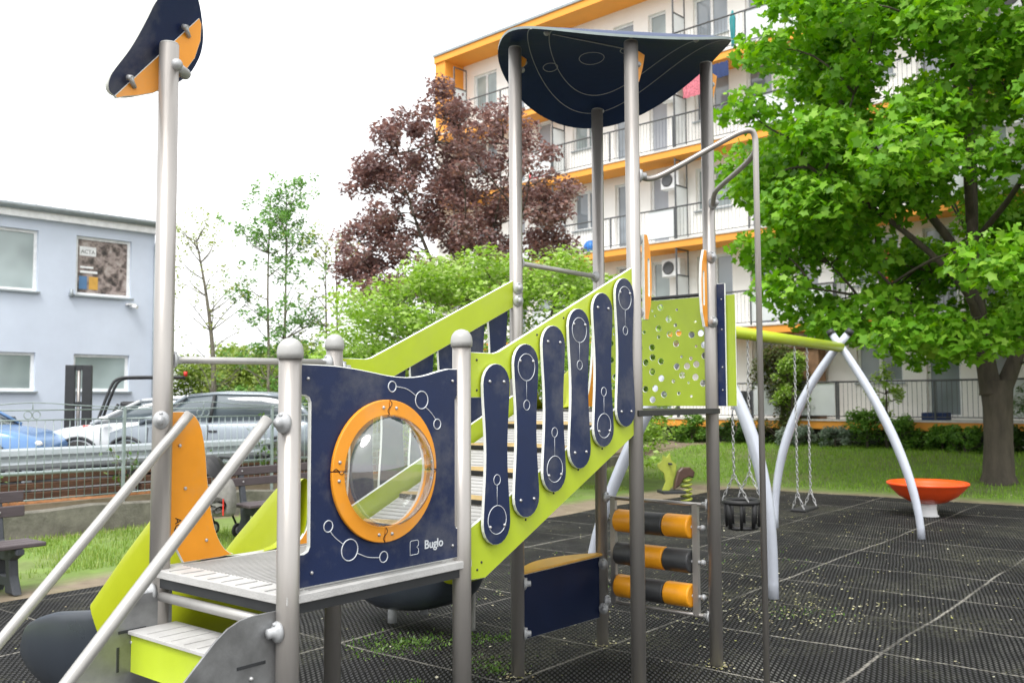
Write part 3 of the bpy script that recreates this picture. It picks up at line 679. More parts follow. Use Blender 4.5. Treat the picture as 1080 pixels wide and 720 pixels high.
# ================================================================== GROUND
def hgt(u, v):
    h = 0.0
    if v > 9.62: h = .42
    t = min(1, max(0, (u-12.2)/6.5)); h2 = .46*t*t*(3-2*t)
    return max(h, h2)
us = sorted(set([-400,-200,-100,-50,-30]+[x*1.0 for x in range(-20,41)]+[50,70,120,250,400]+[12.2,13.5]))
vsn = sorted(set([-400,-200,-100,-50,-30]+[x*1.0 for x in range(-25,50)]+[9.61,9.63]+[60,90,150,250,400]))
GRv = [(u, v, hgt(u, v)-.012-.0*(rng.random())) for u in us for v in vsn]
nv = len(vsn); GRf = [(i*nv+j, (i+1)*nv+j, (i+1)*nv+j+1, i*nv+j+1) for i in range(len(us)-1) for j in range(nv-1)]
m, nt, b = nodes_of('lawn_ground'); L = nt.links
tc = N(nt, 'ShaderNodeTexCoord'); no = N(nt, 'ShaderNodeTexNoise', i_Scale=2.2, i_Detail=9.0, i_Roughness=.7); L.new(tc.outputs['Object'], no.inputs[0])
n2 = N(nt, 'ShaderNodeTexNoise', i_Scale=.5, i_Detail=4.0); L.new(tc.outputs['Object'], n2.inputs[0])
g1 = ramp(nt, [(.3, (.10,.15,.03)), (.7, (.16,.27,.04))]); L.new(no.outputs[0], g1.inputs[0])
d1 = ramp(nt, [(.3, (.13,.10,.065)), (.7, (.26,.21,.15))]); L.new(no.outputs[0], d1.inputs[0])
sx = N(nt, 'ShaderNodeSeparateXYZ'); L.new(tc.outputs['Object'], sx.inputs[0])
# bare earth in a band round the mats
mu = N(nt, 'ShaderNodeMapRange'); mu.inputs['From Min'].default_value = 12.9; mu.inputs['From Max'].default_value = 12.2; L.new(sx.outputs[0], mu.inputs[0])
mv = N(nt, 'ShaderNodeMapRange'); mv.inputs['From Min'].default_value = 6.6; mv.inputs['From Max'].default_value = 6.1; L.new(sx.outputs[1], mv.inputs[0])
mm_ = N(nt, 'ShaderNodeMath', operation='MULTIPLY'); L.new(mu.outputs[0], mm_.inputs[0]); L.new(mv.outputs[0], mm_.inputs[1])
am = N(nt, 'ShaderNodeMath', operation='MULTIPLY_ADD'); L.new(n2.outputs[0], am.inputs[0]); am.inputs[1].default_value = 1.8; am.inputs[2].default_value = -.80
mw = N(nt, 'ShaderNodeMapRange'); mw.inputs['From Min'].default_value = 9.2; mw.inputs['From Max'].default_value = 9.5; L.new(sx.outputs[1], mw.inputs[0])
mq = N(nt, 'ShaderNodeMath', operation='ADD'); L.new(mm_.outputs[0], mq.inputs[0]); L.new(mw.outputs[0], mq.inputs[1])
ad = N(nt, 'ShaderNodeMath', operation='ADD'); ad.use_clamp = True; L.new(mq.outputs[0], ad.inputs[0]); L.new(am.outputs[0], ad.inputs[1])
mx = N(nt, 'ShaderNodeMix', data_type='RGBA'); L.new(ad.outputs[0], mx.inputs[0]); L.new(g1.outputs[0], mx.inputs[6]); L.new(d1.outputs[0], mx.inputs[7])
L.new(mx.outputs[2], b.inputs['Base Color']); b.inputs['Roughness'].default_value = .95
bp = N(nt, 'ShaderNodeBump', i_Strength=.6, i_Distance=.03); L.new(no.outputs[0], bp.inputs['Height']); L.new(bp.outputs[0], b.inputs['Normal'])
M['lawn'] = m
o = MB().add(GRv, GRf, 0, False).build('ground', 'lawn', None, W(0,0), (0,0,PHI)); tag(o, kind='structure')
# mats
m, nt, b = nodes_of('honeycomb_rubber_mat'); L = nt.links
tc = N(nt, 'ShaderNodeTexCoord'); mp = N(nt, 'ShaderNodeMapping'); mp.inputs['Scale'].default_value = (1/.035, 1/.098, 1)
mpr = N(nt, 'ShaderNodeMapping'); mpr.inputs['Rotation'].default_value = (0,0,PHI+.06); L.new(tc.outputs['Object'], mpr.inputs[0])
wbn = N(nt, 'ShaderNodeTexNoise', i_Scale=1.4, i_Detail=1.0); L.new(tc.outputs['Object'], wbn.inputs[0])
wba = N(nt, 'ShaderNodeVectorMath', operation='MULTIPLY_ADD'); wba.inputs[1].default_value = (.03,.03,0); L.new(wbn.outputs['Color'], wba.inputs[0]); L.new(mpr.outputs[0], wba.inputs[2]); L.new(wba.outputs[0], mp.inputs[0])
def cell(off):
    a = N(nt, 'ShaderNodeVectorMath', operation='ADD'); a.inputs[1].default_value = (off, off, 0); L.new(mp.outputs[0], a.inputs[0])
    f = N(nt, 'ShaderNodeVectorMath', operation='FRACTION'); L.new(a.outputs[0], f.inputs[0])
    s_ = N(nt, 'ShaderNodeVectorMath', operation='SUBTRACT'); s_.inputs[1].default_value = (.5,.5,0); L.new(f.outputs[0], s_.inputs[0])
    k = N(nt, 'ShaderNodeVectorMath', operation='MULTIPLY'); k.inputs[1].default_value = (1.0,1.0,0); L.new(s_.outputs[0], k.inputs[0])
    l = N(nt, 'ShaderNodeVectorMath', operation='LENGTH'); L.new(k.outputs[0], l.inputs[0]); return l.outputs['Value']
mn = N(nt, 'ShaderNodeMath', operation='MINIMUM'); L.new(cell(0), mn.inputs[0]); L.new(cell(.5), mn.inputs[1])
hole = N(nt, 'ShaderNodeMapRange'); hole.inputs['From Min'].default_value = .30; hole.inputs['From Max'].default_value = .20; L.new(mn.outputs[0], hole.inputs[0])  # mask of the light dots: sky glints put into the mat colour
sx = N(nt, 'ShaderNodeSeparateXYZ')
wob = N(nt, 'ShaderNodeTexNoise', i_Scale=.9, i_Detail=2.0); L.new(tc.outputs['Object'], wob.inputs[0])
wo = N(nt, 'ShaderNodeVectorMath', operation='MULTIPLY_ADD'); wo.inputs[1].default_value = (.08,.08,0); L.new(wob.outputs['Color'], wo.inputs[0]); L.new(tc.outputs['Object'], wo.inputs[2]); L.new(wo.outputs[0], sx.inputs[0])
def seam(out, off, per, w):
    a = N(nt, 'ShaderNodeMath', operation='ADD'); a.inputs[1].default_value = off; L.new(out, a.inputs[0])
    p = N(nt, 'ShaderNodeMath', operation='PINGPONG'); p.inputs[1].default_value = per/2; L.new(a.outputs[0], p.inputs[0])
    r = N(nt, 'ShaderNodeMapRange'); r.inputs['From Min'].default_value = w; r.inputs['From Max'].default_value = w*.3; L.new(p.outputs[0], r.inputs[0]); return r.outputs[0]
sm = N(nt, 'ShaderNodeMath', operation='MAXIMUM'); L.new(seam(sx.outputs[0], -.87-.05, 1.05, .014), sm.inputs[0]); L.new(seam(sx.outputs[1], .76-.05, 1.57, .017), sm.inputs[1])
dn = N(nt, 'ShaderNodeTexNoise', i_Scale=1.3, i_Detail=9.0, i_Roughness=.75); L.new(tc.outputs['Object'], dn.inputs[0])
fine = N(nt, 'ShaderNodeTexNoise', i_Scale=38.0, i_Detail=3.0); L.new(tc.outputs['Object'], fine.inputs[0])
rub = ramp(nt, [(.25, (.022,.022,.024)), (.52, (.050,.050,.051)), (.62, (.085,.084,.080)), (.78, (.20,.195,.18))]); L.new(dn.outputs[0], rub.inputs[0])
hc = ramp(nt, [(.45, (.003,.003,.003)), (.68, (.012,.012,.010)), (.88, (.05,.046,.03))]); L.new(fine.outputs[0], hc.inputs[0])
m1 = N(nt, 'ShaderNodeMix', data_type='RGBA'); L.new(hole.outputs[0], m1.inputs[0]); L.new(hc.outputs[0], m1.inputs[6]); L.new(rub.outputs[0], m1.inputs[7])
sf = N(nt, 'ShaderNodeMath', operation='MULTIPLY'); sfr = ramp(nt, [(.36, (.25,.25,.25)), (.55, (1,1,1))]); L.new(fine.outputs[0], sfr.inputs[0]); sg_ = N(nt, 'ShaderNodeTexNoise', i_Scale=.8, i_Detail=3.0); L.new(tc.outputs['Object'], sg_.inputs[0]); sgr = ramp(nt, [(.35, (.12,.12,.12)), (.62, (1,1,1))]); L.new(sg_.outputs[0], sgr.inputs[0])
sf2 = N(nt, 'ShaderNodeMath', operation='MULTIPLY'); L.new(sfr.outputs[0], sf2.inputs[0]); L.new(sgr.outputs[0], sf2.inputs[1]); L.new(sm.outputs[0], sf.inputs[0]); L.new(sf2.outputs[0], sf.inputs[1])
m2 = N(nt, 'ShaderNodeMix', data_type='RGBA'); L.new(sf.outputs[0], m2.inputs[0]); L.new(m1.outputs[2], m2.inputs[6]); m2.inputs[7].default_value = (.30,.285,.25,1)
# moss / dust patches
pt = N(nt, 'ShaderNodeTexNoise', i_Scale=.55, i_Detail=7.0, i_Roughness=.7); mp2 = N(nt, 'ShaderNodeMapping'); mp2.inputs['Location'].default_value = (3.1,1.7,0); L.new(tc.outputs['Object'], mp2.inputs[0]); L.new(mp2.outputs[0], pt.inputs[0])
pr = ramp(nt, [(.50, (0,0,0)), (.70, (.75,.75,.75))]); L.new(pt.outputs[0], pr.inputs[0])
pm = N(nt, 'ShaderNodeMath', operation='MULTIPLY'); L.new(pr.outputs[0], pm.inputs[0]); fr2 = ramp(nt, [(.45,(0,0,0)),(.6,(1,1,1))]); L.new(fine.outputs[0], fr2.inputs[0]); L.new(fr2.outputs[0], pm.inputs[1])
m3 = N(nt, 'ShaderNodeMix', data_type='RGBA'); L.new(pm.outputs[0], m3.inputs[0]); L.new(m2.outputs[2], m3.inputs[6]); m3.inputs[7].default_value = (.12,.12,.08,1)
L.new(m3.outputs[2], b.inputs['Base Color']); b.inputs['Roughness'].default_value = .75; b.inputs['Specular IOR Level'].default_value = .12
bp = N(nt, 'ShaderNodeBump', i_Strength=.9, i_Distance=.012); L.new(hole.outputs[0], bp.inputs['Height'])
b2 = N(nt, 'ShaderNodeBump', i_Strength=.5, i_Distance=.05); L.new(wob.outputs[0], b2.inputs['Height']); L.new(bp.outputs[0], b2.inputs['Normal']); L.new(b2.outputs[0], b.inputs['Normal'])
M['mat'] = m
def edge_v(u): return 5.75-.045*u+.06*math.sin(u*1.7)
nu = 80; uu = [-9+ (12.05+9)*i/nu for i in range(nu+1)]; vv = [-7+ .5*j for j in range(0, 25)]
vs = []
for u in uu:
    e = edge_v(u)
    for j in range(26):
        v = -7+(e+7)*j/25; vs.append((u, v, .004+.006*math.sin(u*2.3+v)*math.sin(v*1.9)+.006))
fs = [(i*26+j, (i+1)*26+j, (i+1)*26+j+1, i*26+j+1) for i in range(nu) for j in range(25)]
o = MB().add(vs, fs, 0, True).build('rubber_matting', 'mat', None, W(0,0), (0,0,PHI)); tag(o, kind='structure')
# parking lot and soil strip
o = MB().add([(-30,9.9,.43),(11,9.9,.43),(11,24,.43),(-30,24,.43)], [(0,1,2,3)]).build('parking_lot', 'asphalt', None, W(0,0), (0,0,PHI)); tag(o, kind='structure')
# grass blades, weeds, fallen blossom
def scatter_mesh(name, centers, tmpl, scale, mats_, label, cat, tilt=.5, up=True, kind='stuff'):
    n = len(centers); k = len(tmpl); T = np.array(tmpl, float)
    az = rng.random(n)*2*np.pi; tl = rng.normal(0, tilt, n); sc = scale*(.6+.8*rng.random(n))
    ca_, sa_ = np.cos(az), np.sin(az); ct, st_ = np.cos(tl), np.sin(tl)
    X = T[None,:,0]*sc[:,None]; Y = T[None,:,1]*sc[:,None]; Z = T[None,:,2]*sc[:,None]
    Y2 = Y*ct[:,None]-Z*st_[:,None]; Z2 = Y*st_[:,None]+Z*ct[:,None]
    P = np.stack([X*ca_[:,None]-Y2*sa_[:,None], X*sa_[:,None]+Y2*ca_[:,None], Z2], -1)+np.asarray(centers)[:,None,:]
    return raw_mesh(name, P.reshape(-1,3), n, k, mats_)
def raw_mesh(name, V, n, k, mt, parent=None):
    me = bpy.data.meshes.new(name); me.vertices.add(n*k); me.vertices.foreach_set('co', V.astype(np.float32).ravel())
    me.loops.add(n*k); me.loops.foreach_set('vertex_index', np.arange(n*k, dtype=np.int32))
    me.polygons.add(n); me.polygons.foreach_set('loop_start', np.arange(0, n*k, k, dtype=np.int32)); me.polygons.foreach_set('loop_total', np.full(n, k, dtype=np.int32))
    me.materials.append(M[mt]); me.update(calc_edges=True); me.validate()
    o = bpy.data.objects.new(name, me); col.objects.link(o)
    if parent: o.parent = parent
    return o
M['blade'] = leafmat('grass_blade', [(.12,.25,.018),(.20,.37,.03),(.29,.44,.07),(.17,.31,.03)], .3)
M['blade2'] = leafmat('rough_grass_blade', [(.13,.22,.03),(.20,.31,.05),(.30,.36,.10),(.16,.27,.04)], .3)
M['weed'] = leafmat('weed_leaf', [(.05,.11,.02),(.09,.18,.03),(.16,.24,.06)], .3)
M['petal'] = leafmat('fallen_blossom', [(.32,.33,.10),(.45,.42,.22),(.55,.53,.40),(.25,.2,.1)], .2)
blade = [(-.09,0,0),(.09,0,0),(.03,.12,1.0)]
def zone(n, u0, u1, v0, v1, cond=None):
    u = u0+(u1-u0)*rng.random(n); v = v0+(v1-v0)*rng.random(n)
    if cond is not None:
        k = cond(u, v); u, v = u[k], v[k]
    z = np.array([hgt(a, b) for a, b in zip(u, v)])-.012
    return np.stack([FX+u*CP-v*SP, FY+u*SP+v*CP, z], -1)
def patchy(u, v): return (np.sin(u*1.3+v*.7)+np.sin(v*2.1-u*.5)+1.2*rng.random(len(u))) > -.6
c1 = zone(42000, -5, 11, 6.75, 9.45, lambda u, v: (np.sin(u*1.3+v*.7)+np.sin(v*2.1-u*.5)+np.sin(u*3.7)*.7+1.6*rng.random(len(u))) > .35)
c2 = zone(110000, 12.9, 27, -14, 9.4, lambda u, v: patchy(u, v) | (u > 14.2))
o = scatter_mesh('grass', c1, blade, .062, 'blade2', '', '', .45); tag(o, 'short rough grass between mats and low wall', 'grass', kind='stuff')
o = scatter_mesh('grass', c2, blade, .072, 'blade', '', '', .6); tag(o, 'mown lawn sloping up to the flats behind the swings', 'grass', kind='stuff')
wc = []
for (u, v, s_, n) in ((.15,1.95,.13,420),(.45,1.75,.10,300),(-.05,2.1,.16,300),(.65,1.55,.08,200),(.0,1.08,.07,260),(.12,1.2,.10,200),(-.6,1.3,.07,90),(1.6,3.3,.4,200),(3.0,2.5,.5,160),(5.2,1.5,.5,120),(2.75,.2,.15,120)):
    for _ in range(n):
        p = W(u+random.gauss(0,s_), v+random.gauss(0,s_)); wc.append((p.x,p.y,.008))
wl = [(0,0,.0),(.35,.3,.25),(.0,1,.55),(-.35,.3,.25)]
o = scatter_mesh('weeds', np.array(wc), wl, .019, 'weed', '', '', .6); tag(o, 'small green weeds growing through the rubber mats', 'weeds', kind='stuff')
pc = []
for _ in range(1500):
    u, v = random.uniform(-4, 12), random.uniform(-6, 5.6); p = W(u, v); pc.append((p.x,p.y,.018))
for (u, v, s_, n) in ((2.7,.35,.45,300),(3.3,.6,.7,260),(1.9,1.0,.4,160),(4.4,1.6,.8,160),(7,2.6,1.6,200),(2.2,2.0,.5,120),(9,4,1.6,120)):
    for _ in range(n):
        p = W(u+random.gauss(0,s_), v+random.gauss(0,s_)); pc.append((p.x,p.y,.019))
for (u, v) in (A,B,C_,D,E_,F_,G_,H_,(.45,-.571)):
    for _ in range(45):
        a = random.uniform(0,6.28); r = .045+abs(random.gauss(0,.04)); p = W(u+r*math.cos(a), v+r*math.sin(a)); pc.append((p.x,p.y,.017))
for _ in range(900):
    u, v = random.uniform(12.6, 20), random.uniform(-9, 9); p = W(u, v, hgt(u, v)+.035); pc.append(tuple(p))
pt_ = [(-.5,-.3,0),(.4,-.4,.1),(.5,.4,.15),(-.3,.5,.05)]
o = scatter_mesh('fallen_blossom', np.array(pc), pt_, .015, 'petal', '', '', .25); tag(o, 'pale fallen blossom and leaf scraps on the mats', 'litter', kind='stuff')
# ================================================================== LOW WALL, FENCE, GUARD RAIL, TIMBER
UF = lambda u, v, z=0: W(u, v, z)
WL = MB(); 
segs = 40
rings = []
for i in range(segs+1):
    u = -8+24*i/segs; h = .34+.02*math.sin(i*1.7)+.012*math.sin(i*4.1); w = .01*math.sin(i*2.9)
    rings.append([(u, 9.50+w, -.1), (u, 9.50+w, h-.02), (u, 9.52+w, h), (u, 9.70, h+.005), (u, 9.72, h-.02), (u, 9.72, -.1)])
WL.loft(rings, 0, False); o = WL.build('low_wall', 'concrete', None, W(0,0), (0,0,PHI)); tag(o, 'low weathered concrete wall under the green wire fence', 'wall')
o = MB().loft([[(u, 9.73, .36),(u, 9.74, .425+.02*math.sin(u*3)),(u, 9.98, .44+.015*math.sin(u*5)),(u, 9.99, .36)] for u in [-8+.5*i for i in range(44)]], 0, True).build('soil_strip', 'rust', None, W(0,0), (0,0,PHI)); tag(o, kind='structure')
FE = thing('metal_fence', 'pale green steel bar fence with small rings between its top rails', 'fence', W(0,9.62), PHI)
for k in range(9):
    u0 = -7.93+k*2.5
    MB().box(u0-.02,u0+.02,-.02,.02,.3,1.66).build('fence_post', 'fencegreen', FE, bevel=.003)
    m = MB()
    for z in (.47,1.50,1.63): m.tube([(u0+.02,0,z),(u0+2.48,0,z)], .010, 6)
    for j in range(22): x = u0+.11+j*.1085; m.tube([(x,0,.45),(x,0,1.505)], .0055, 6)
    for j in (10, 11): x = u0+.05+j*.1085+.055; m.tube([(x+.05*math.cos(a), 0, 1.565+.05*math.sin(a)) for a in [2*math.pi*i/16 for i in range(17)]], .006, 5, caps=False)
    m.tube(smooth_path([(u0,0,1.66),(u0+.6,0,1.68),(u0+1.25,0,1.74),(u0+1.9,0,1.68),(u0+2.5,0,1.66)],2), .007, 5)
    m.tube([(u0+1.25,0,1.63),(u0+1.25,0,1.735)], .006, 5)
    m.build('fence_panel', 'fencegreen', FE)
GRL = thing('guard_rail', 'long pale crash barrier between the fence and the parked cars', 'barrier', W(0,10.45), PHI)
prof = [(0,.80),(-.03,.83),(-.04,.88),(0,.92),(.0,.96),(-.04,1.0),(-.03,1.07),(0,1.10)]
m = MB(); pr2 = prof+[(a+.012, z) for a, z in reversed(prof)]
m.loft([[(u, a, z) for a, z in pr2] for u in (-9,12)], 0, False); m.build('barrier_beam', 'guard', GRL)
for k in range(7): MB().box(-8.5+k*3.2,-8.4+k*3.2,.013,.10,.42,1.08).build('barrier_post', 'guard', GRL)
TS = thing('timber_stack', 'low stack of dark brown timbers lying behind the fence', 'timber', W(0,10.05), PHI)
for j, z in enumerate((.44,.56,.68)):
    for i in range(5):
        u0 = -8.2+i*3.6+(j%2)*.6; zz = z; m = MB().box(u0,u0+3.4,-.03+.05*j,.20,zz,zz+.085); m.build('timber', 'timber', TS, bevel=.008)
MB().tube([W(-8,9.80,.92)-W(0,10.05,0)+Vector((0,0,0)), W(6,9.80,.80)-W(0,10.05,0)], .03, 10)
PR = MB().tube([(-8,0,.86),(1.9,0,.79),(6,0,.76)], .028, 10).build('pipe_rail', 'fencegreen', None, W(0,9.86), (0,0,PHI)); tag(PR, 'single pale green pipe running along just behind the fence bars', 'pipe')
# wild plants poking through the fence
def plantlet(u, v, z0, h, label, n=60, sp=.25, name='weed_plant', sc=.06):
    p = W(u, v, z0); t = thing(name, label, 'plant', p, 0, 'wild plants growing along the fence')
    m = MB(); L_ = []
    for k in range(5):
        a = random.uniform(0, 6.28); e = Vector((math.cos(a)*sp, math.sin(a)*sp, h*random.uniform(.6,1))); pts = smooth_path([(0,0,0),tuple(e*.5+Vector((0,0,h*.12))),tuple(e)],1); m.tube(pts, .004, 4)
        for _ in range(n//5): q_ = e*random.uniform(.25,1)+Vector([random.gauss(0,.05) for _ in range(3)]); L_.append(tuple(q_))
    m.build('stem', 'barklight', t)
    o = scatter_mesh('foliage', np.array(L_), wl, sc, 'weed', '', '', .7); o.parent = t
plantlet(.25,9.80,.42,.55,'leafy weed behind the fence just right of the left bench',90,.3)
plantlet(2.2,9.85,.42,.75,'tall spindly weed in the fence left of the tallest post',80,.25)
plantlet(4.6,9.80,.42,1.3,'bushy weed climbing the fence rings between the tall and short front posts',220,.45)
plantlet(3.4,9.80,.42,.6,'small weed behind the fence beside the orange wing',70,.2)
# ================================================================== CARS
def wheel(parent, x, y, r=.31):
    w = MB().lathe([(r*.62,-.09),(r*.92,-.10),(r,-.07),(r,.07),(r*.92,.10),(r*.62,.09)], (0,0,0), 28, 0, True, 1, 1, Matrix.Rotation(R(90),4,'X')).build('wheel', 'tyre', parent, (x,y,r))
    m = MB(); m.lathe([(r*.63,-.08),(r*.6,-.085),(r*.15,-.06),(1e-4,-.06)], (0,0,0), 20, 0, True, 1, 1, Matrix.Rotation(R(90 if y<0 else -90),4,'X')@Matrix.Scale(-1,4,(0,0,1)) if False else Matrix.Rotation(R(-90 if y<0 else 90),4,'X'))
    for k in range(5):
        a = 2*math.pi*k/5; m.tube([(0, math.copysign(.088,y), 0), (r*.58*math.cos(a), math.copysign(.082,y), r*.58*math.sin(a))], .022, 6)
    m.build('wheel_rim', 'rim', w)
def car(name, label, loc, rz_, paint, L=4.2, H=1.45, kind='hatchback'):
    t = thing(name, label, 'car', loc, rz_, 'cars parked behind the fence')
    hl = L/2; Wd = .87
    # lower body: stations along x (front = +x): (x, z_bottom, z_belt/top, halfwidth)
    stn = [(-hl,.42,.72,.62),(-hl+.06,.30,.92,.78),(-hl+.35,.24,.98,.85),(-1.2,.22,.97,Wd),(0,.22,.95,Wd),(.8,.22,.93,Wd),(1.15,.22,.90,.86),(hl-.5,.24,.83,.83),(hl-.15,.26,.72,.77),(hl-.03,.32,.62,.68),(hl,.40,.55,.56)]
    rings = []
    for x, zb, zt_, w in stn:
        zm = (zb+zt_)/2
        rings.append([(x,-w*.86,zb),(x,-w*.98,zb+.06),(x,-w,zm),(x,-w*.975,zt_-.07),(x,-w*.90,zt_-.01),(x,-w*.6,zt_+.012),(x,0,zt_+.022),(x,w*.6,zt_+.012),(x,w*.90,zt_-.01),(x,w*.975,zt_-.07),(x,w,zm),(x,w*.98,zb+.06),(x,w*.86,zb),(x,0,zb)])
    MB().loft(rings).build('body', paint, t)
    # cabin (glass) and roof
    zb = .93
    cab = [(-hl+.18,.95,.76,.70),(-hl+.55,H-.10,.66,.62),(-1.0,H-.02,.64,.60),(-.2,H,.64,.61),(.35,H-.04,.64,.60),(1.12,.92,.76,.70)]
    rings = [[(x,-wb,zb-.03),(x,-(wb+wt)/2-.02,(zb+z)/2),(x,-wt,z-.035),(x,-wt+.10,z),(x,0,z+.012),(x,wt-.10,z),(x,wt,z-.035),(x,(wb+wt)/2+.02,(zb+z)/2),(x,wb,zb-.03)] for x, z, wb, wt in cab]
    MB().loft(rings, 0, True).build('windows', 'carglass', t)
    rings = [[(x,-wt-.012,z-.045),(x,-wt+.09,z+.008),(x,0,z+.022),(x,wt-.09,z+.008),(x,wt+.012,z-.045),(x,wt-.1,z-.02),(x,0,z-.01),(x,-wt+.1,z-.02)] for x, z, wb, wt in cab[1:5]]
    MB().loft(rings).build('roof', paint, t)
    for sy in (-1, 1):
        def P(x, f, cabx):   # point on the side of the glass
            return (x, sy*cabx, f)
        MB().tube([(1.14,sy*.77,.91),(.36,sy*.625,H-.075)], .03, 8).build('front_pillar', paint, t)
        MB().tube([(-.12,sy*.775,.93),(-.15,sy*.635,H-.05)], .032, 8).build('centre_pillar', 'machine', t)
        MB().tube([(-hl+.20,sy*.76,.93),(-hl+.60,sy*.64,H-.12)], .06, 8).build('rear_pillar', paint, t)
        w_ = MB().lathe([(1e-4,-.06),(.055,-.05),(.075,0),(.055,.05),(1e-4,.06)], (0,0,0), 12, 0, True, 1.3, .8).build('mirror', paint if paint != 'carblue' else 'machine', t, (.88,sy*.94,.99))
        MB().sphere((hl-.12,sy*.60,.62), .10, 0, 12, .6).build('headlight', 'frame', t)
        MB().box(-hl-.002,-hl+.06,sy*.60-.10,sy*.60+.10,.68,.86).build('tail_light', 'red', t, bevel=.02)
        for x in (-hl+.78, hl-.82):
            wheel(t, x, sy*.80)
            MB().tube([(x+.37*math.cos(a), sy*(Wd-.012), .31+.37*math.sin(a)) for a in [math.pi*i/14 for i in range(15)]], .03, 6).build('wheel_arch', 'machine', t)
        m = MB()
        m.tube([(-.12,sy*(Wd+.003),.30),(-.12,sy*(Wd-.01),.90)], .006, 5); m.tube([(.95,sy*(Wd+.0),.32),(.95,sy*(Wd-.015),.86)], .006, 5); m.box(-.0-.28,-.0-.12-.02,sy*Wd-.012,sy*Wd+.012,.77,.80)
        m.build('door_seam', 'machine', t)
    return t
car('parked_car', 'silver hatchback behind the fence seen between the tall and short steel posts', W(5.15,11.95,.43), R(176), 'carsilver', 4.3, 1.46)
car('parked_car', 'white car with sloping windscreen left of the tallest post', (-6.35,17.2,.43), R(188), 'carwhite', 4.3, 1.38)
car('parked_car', 'light blue car whose bonnet enters from the left picture edge', (-9.75,15.6,.43), R(4), 'carblue', 4.2, 1.45)
MB_ = MB().box(-.17,.17,-.08,.08,0,.05)
o = MB_.build('red_bag', 'red', None, (-7.35,16.35,1.27), (0,0,R(10)), bevel=.02); tag(o, 'small red packet lying on the white car bonnet', 'packet')
FK = thing('forklift', 'black forklift with tall mast and overhead guard against the blue wall', 'forklift', (-8.5,19.3,.43), R(18))
for sx in (-.62,-.30): MB().box(sx-.09,sx+.09,-.1,.1,0,2.05).build('mast', 'machine', FK, bevel=.01)
m = MB()
m.tube(smooth_path([(-.05,-.4,.9),(.18,-.4,1.60),(.30,-.4,1.78),(.6,-.4,1.80),(1.6,-.4,1.80)],2), .03, 8); m.tube(smooth_path([(-.05,.4,.9),(.18,.4,1.60),(.30,.4,1.78),(.6,.4,1.80),(1.6,.4,1.80)],2), .03, 8)
m.tube([(1.15,-.4,.9),(1.15,-.4,1.80)], .05, 8); m.tube([(1.15,.4,.9),(1.15,.4,1.80)], .05, 8)
for k in range(5): m.tube([(.4+k*.28,-.4,1.80),(.4+k*.28,.4,1.80)], .02, 6)
m.build('overhead_guard', 'machine', FK)
m = MB()
for z in (.5,1.2,1.95): m.box(-.53,-.39,-.06,.06,z,z+.10)
m.build('mast_crossbar', 'machine', FK)
m = MB(); m.tube([(-.46,-.02,.1),(-.46,-.02,1.95)], .035, 10); m.build('lift_cylinder', 'steel', FK)
MB().box(1.2,1.75,-.50,.50,.30,1.05).build('counterweight', 'seatorange', FK, bevel=.08)
MB().tube([(.15,-.0,.95),(.30,0,1.25)], .03, 8).build('steering_column', 'machine', FK)
MB().box(0,1.7,-.48,.48,.15,.95).build('chassis', 'machine', FK, bevel=.05)
MB().box(.35,.75,-.25,.25,.95,1.3).build('seat', 'machine', FK, bevel=.05)
for sx in (1.15,1.62): MB().tube([(sx,-.3,1.82),(sx,-.3,1.92)], .04, 10).build('beacon', 'red', FK)
for sx in (.25,1.4):
    for sy in (-.45,.45): wheel(FK, sx, sy, .24)
for sy in (-.2,.2): MB().box(-1.6,-.6,sy-.05,sy+.05,.08,.12).build('fork', 'machine', FK)
# ================================================================== BLUE BUILDING (left)
ea = math.atan2(.722,.692)
BB = thing('blue_building', 'pale blue two-storey building with square white windows and corrugated roof', 'building', (-9.3,24.0,0), ea)
Lb = 16
def wall_with_holes(mb, x0, x1, z0, z1, holes, y, depth=.25, mi=0):
    """front face with openings and reveals, in local x,z at y"""
    xs = sorted(set([x0,x1]+[h[0] for h in holes]+[h[1] for h in holes])); zs = sorted(set([z0,z1]+[h[2] for h in holes]+[h[3] for h in holes]))
    for i in range(len(xs)-1):
        for j in range(len(zs)-1):
            cx, cz = (xs[i]+xs[i+1])/2, (zs[j]+zs[j+1])/2
            if any(h[0] < cx < h[1] and h[2] < cz < h[3] for h in holes): continue
            mb.add([(xs[i],y,zs[j]),(xs[i+1],y,zs[j]),(xs[i+1],y,zs[j+1]),(xs[i],y,zs[j+1])], [(0,1,2,3)], mi)
    for a, b_, c, d in holes:
        mb.add([(a,y,c),(b_,y,c),(b_,y,d),(a,y,d),(a,y+depth,c),(b_,y+depth,c),(b_,y+depth,d),(a,y+depth,d)], [(0,4,5,1),(1,5,6,2),(2,6,7,3),(3,7,4,0)], mi)
def window(parent, x0, x1, z0, z1, y, gl='glass', mull=1, label=None, sill=True, fr='frame'):
    m = MB(); w = .07
    m.box(x0,x1,y,y+.06,z0,z0+w); m.box(x0,x1,y,y+.06,z1-w,z1); m.box(x0,x0+w,y+.001,y+.061,z0+w,z1-w); m.box(x1-w,x1,y+.001,y+.061,z0+w,z1-w)
    for k in range(1, mull): xm = x0+(x1-x0)*k/mull; m.box(xm-w/2-.01,xm+w/2+.01,y+.002,y+.062,z0+w,z1-w)
    f = m.build('window', fr, parent, label=label)
    MB().add([(x0+w*.5,y+.035,z0+w*.5),(x1-w*.5,y+.035,z0+w*.5),(x1-w*.5,y+.035,z1-w*.5),(x0+w*.5,y+.035,z1-w*.5)], [(0,1,2,3)]).build('pane', gl, f)
    if sill: MB().box(x0-.05,x1+.05,y-.17,y-.002,z0-.045,z0-.005).build('sill', 'gutter', f)
    return f
wins = []
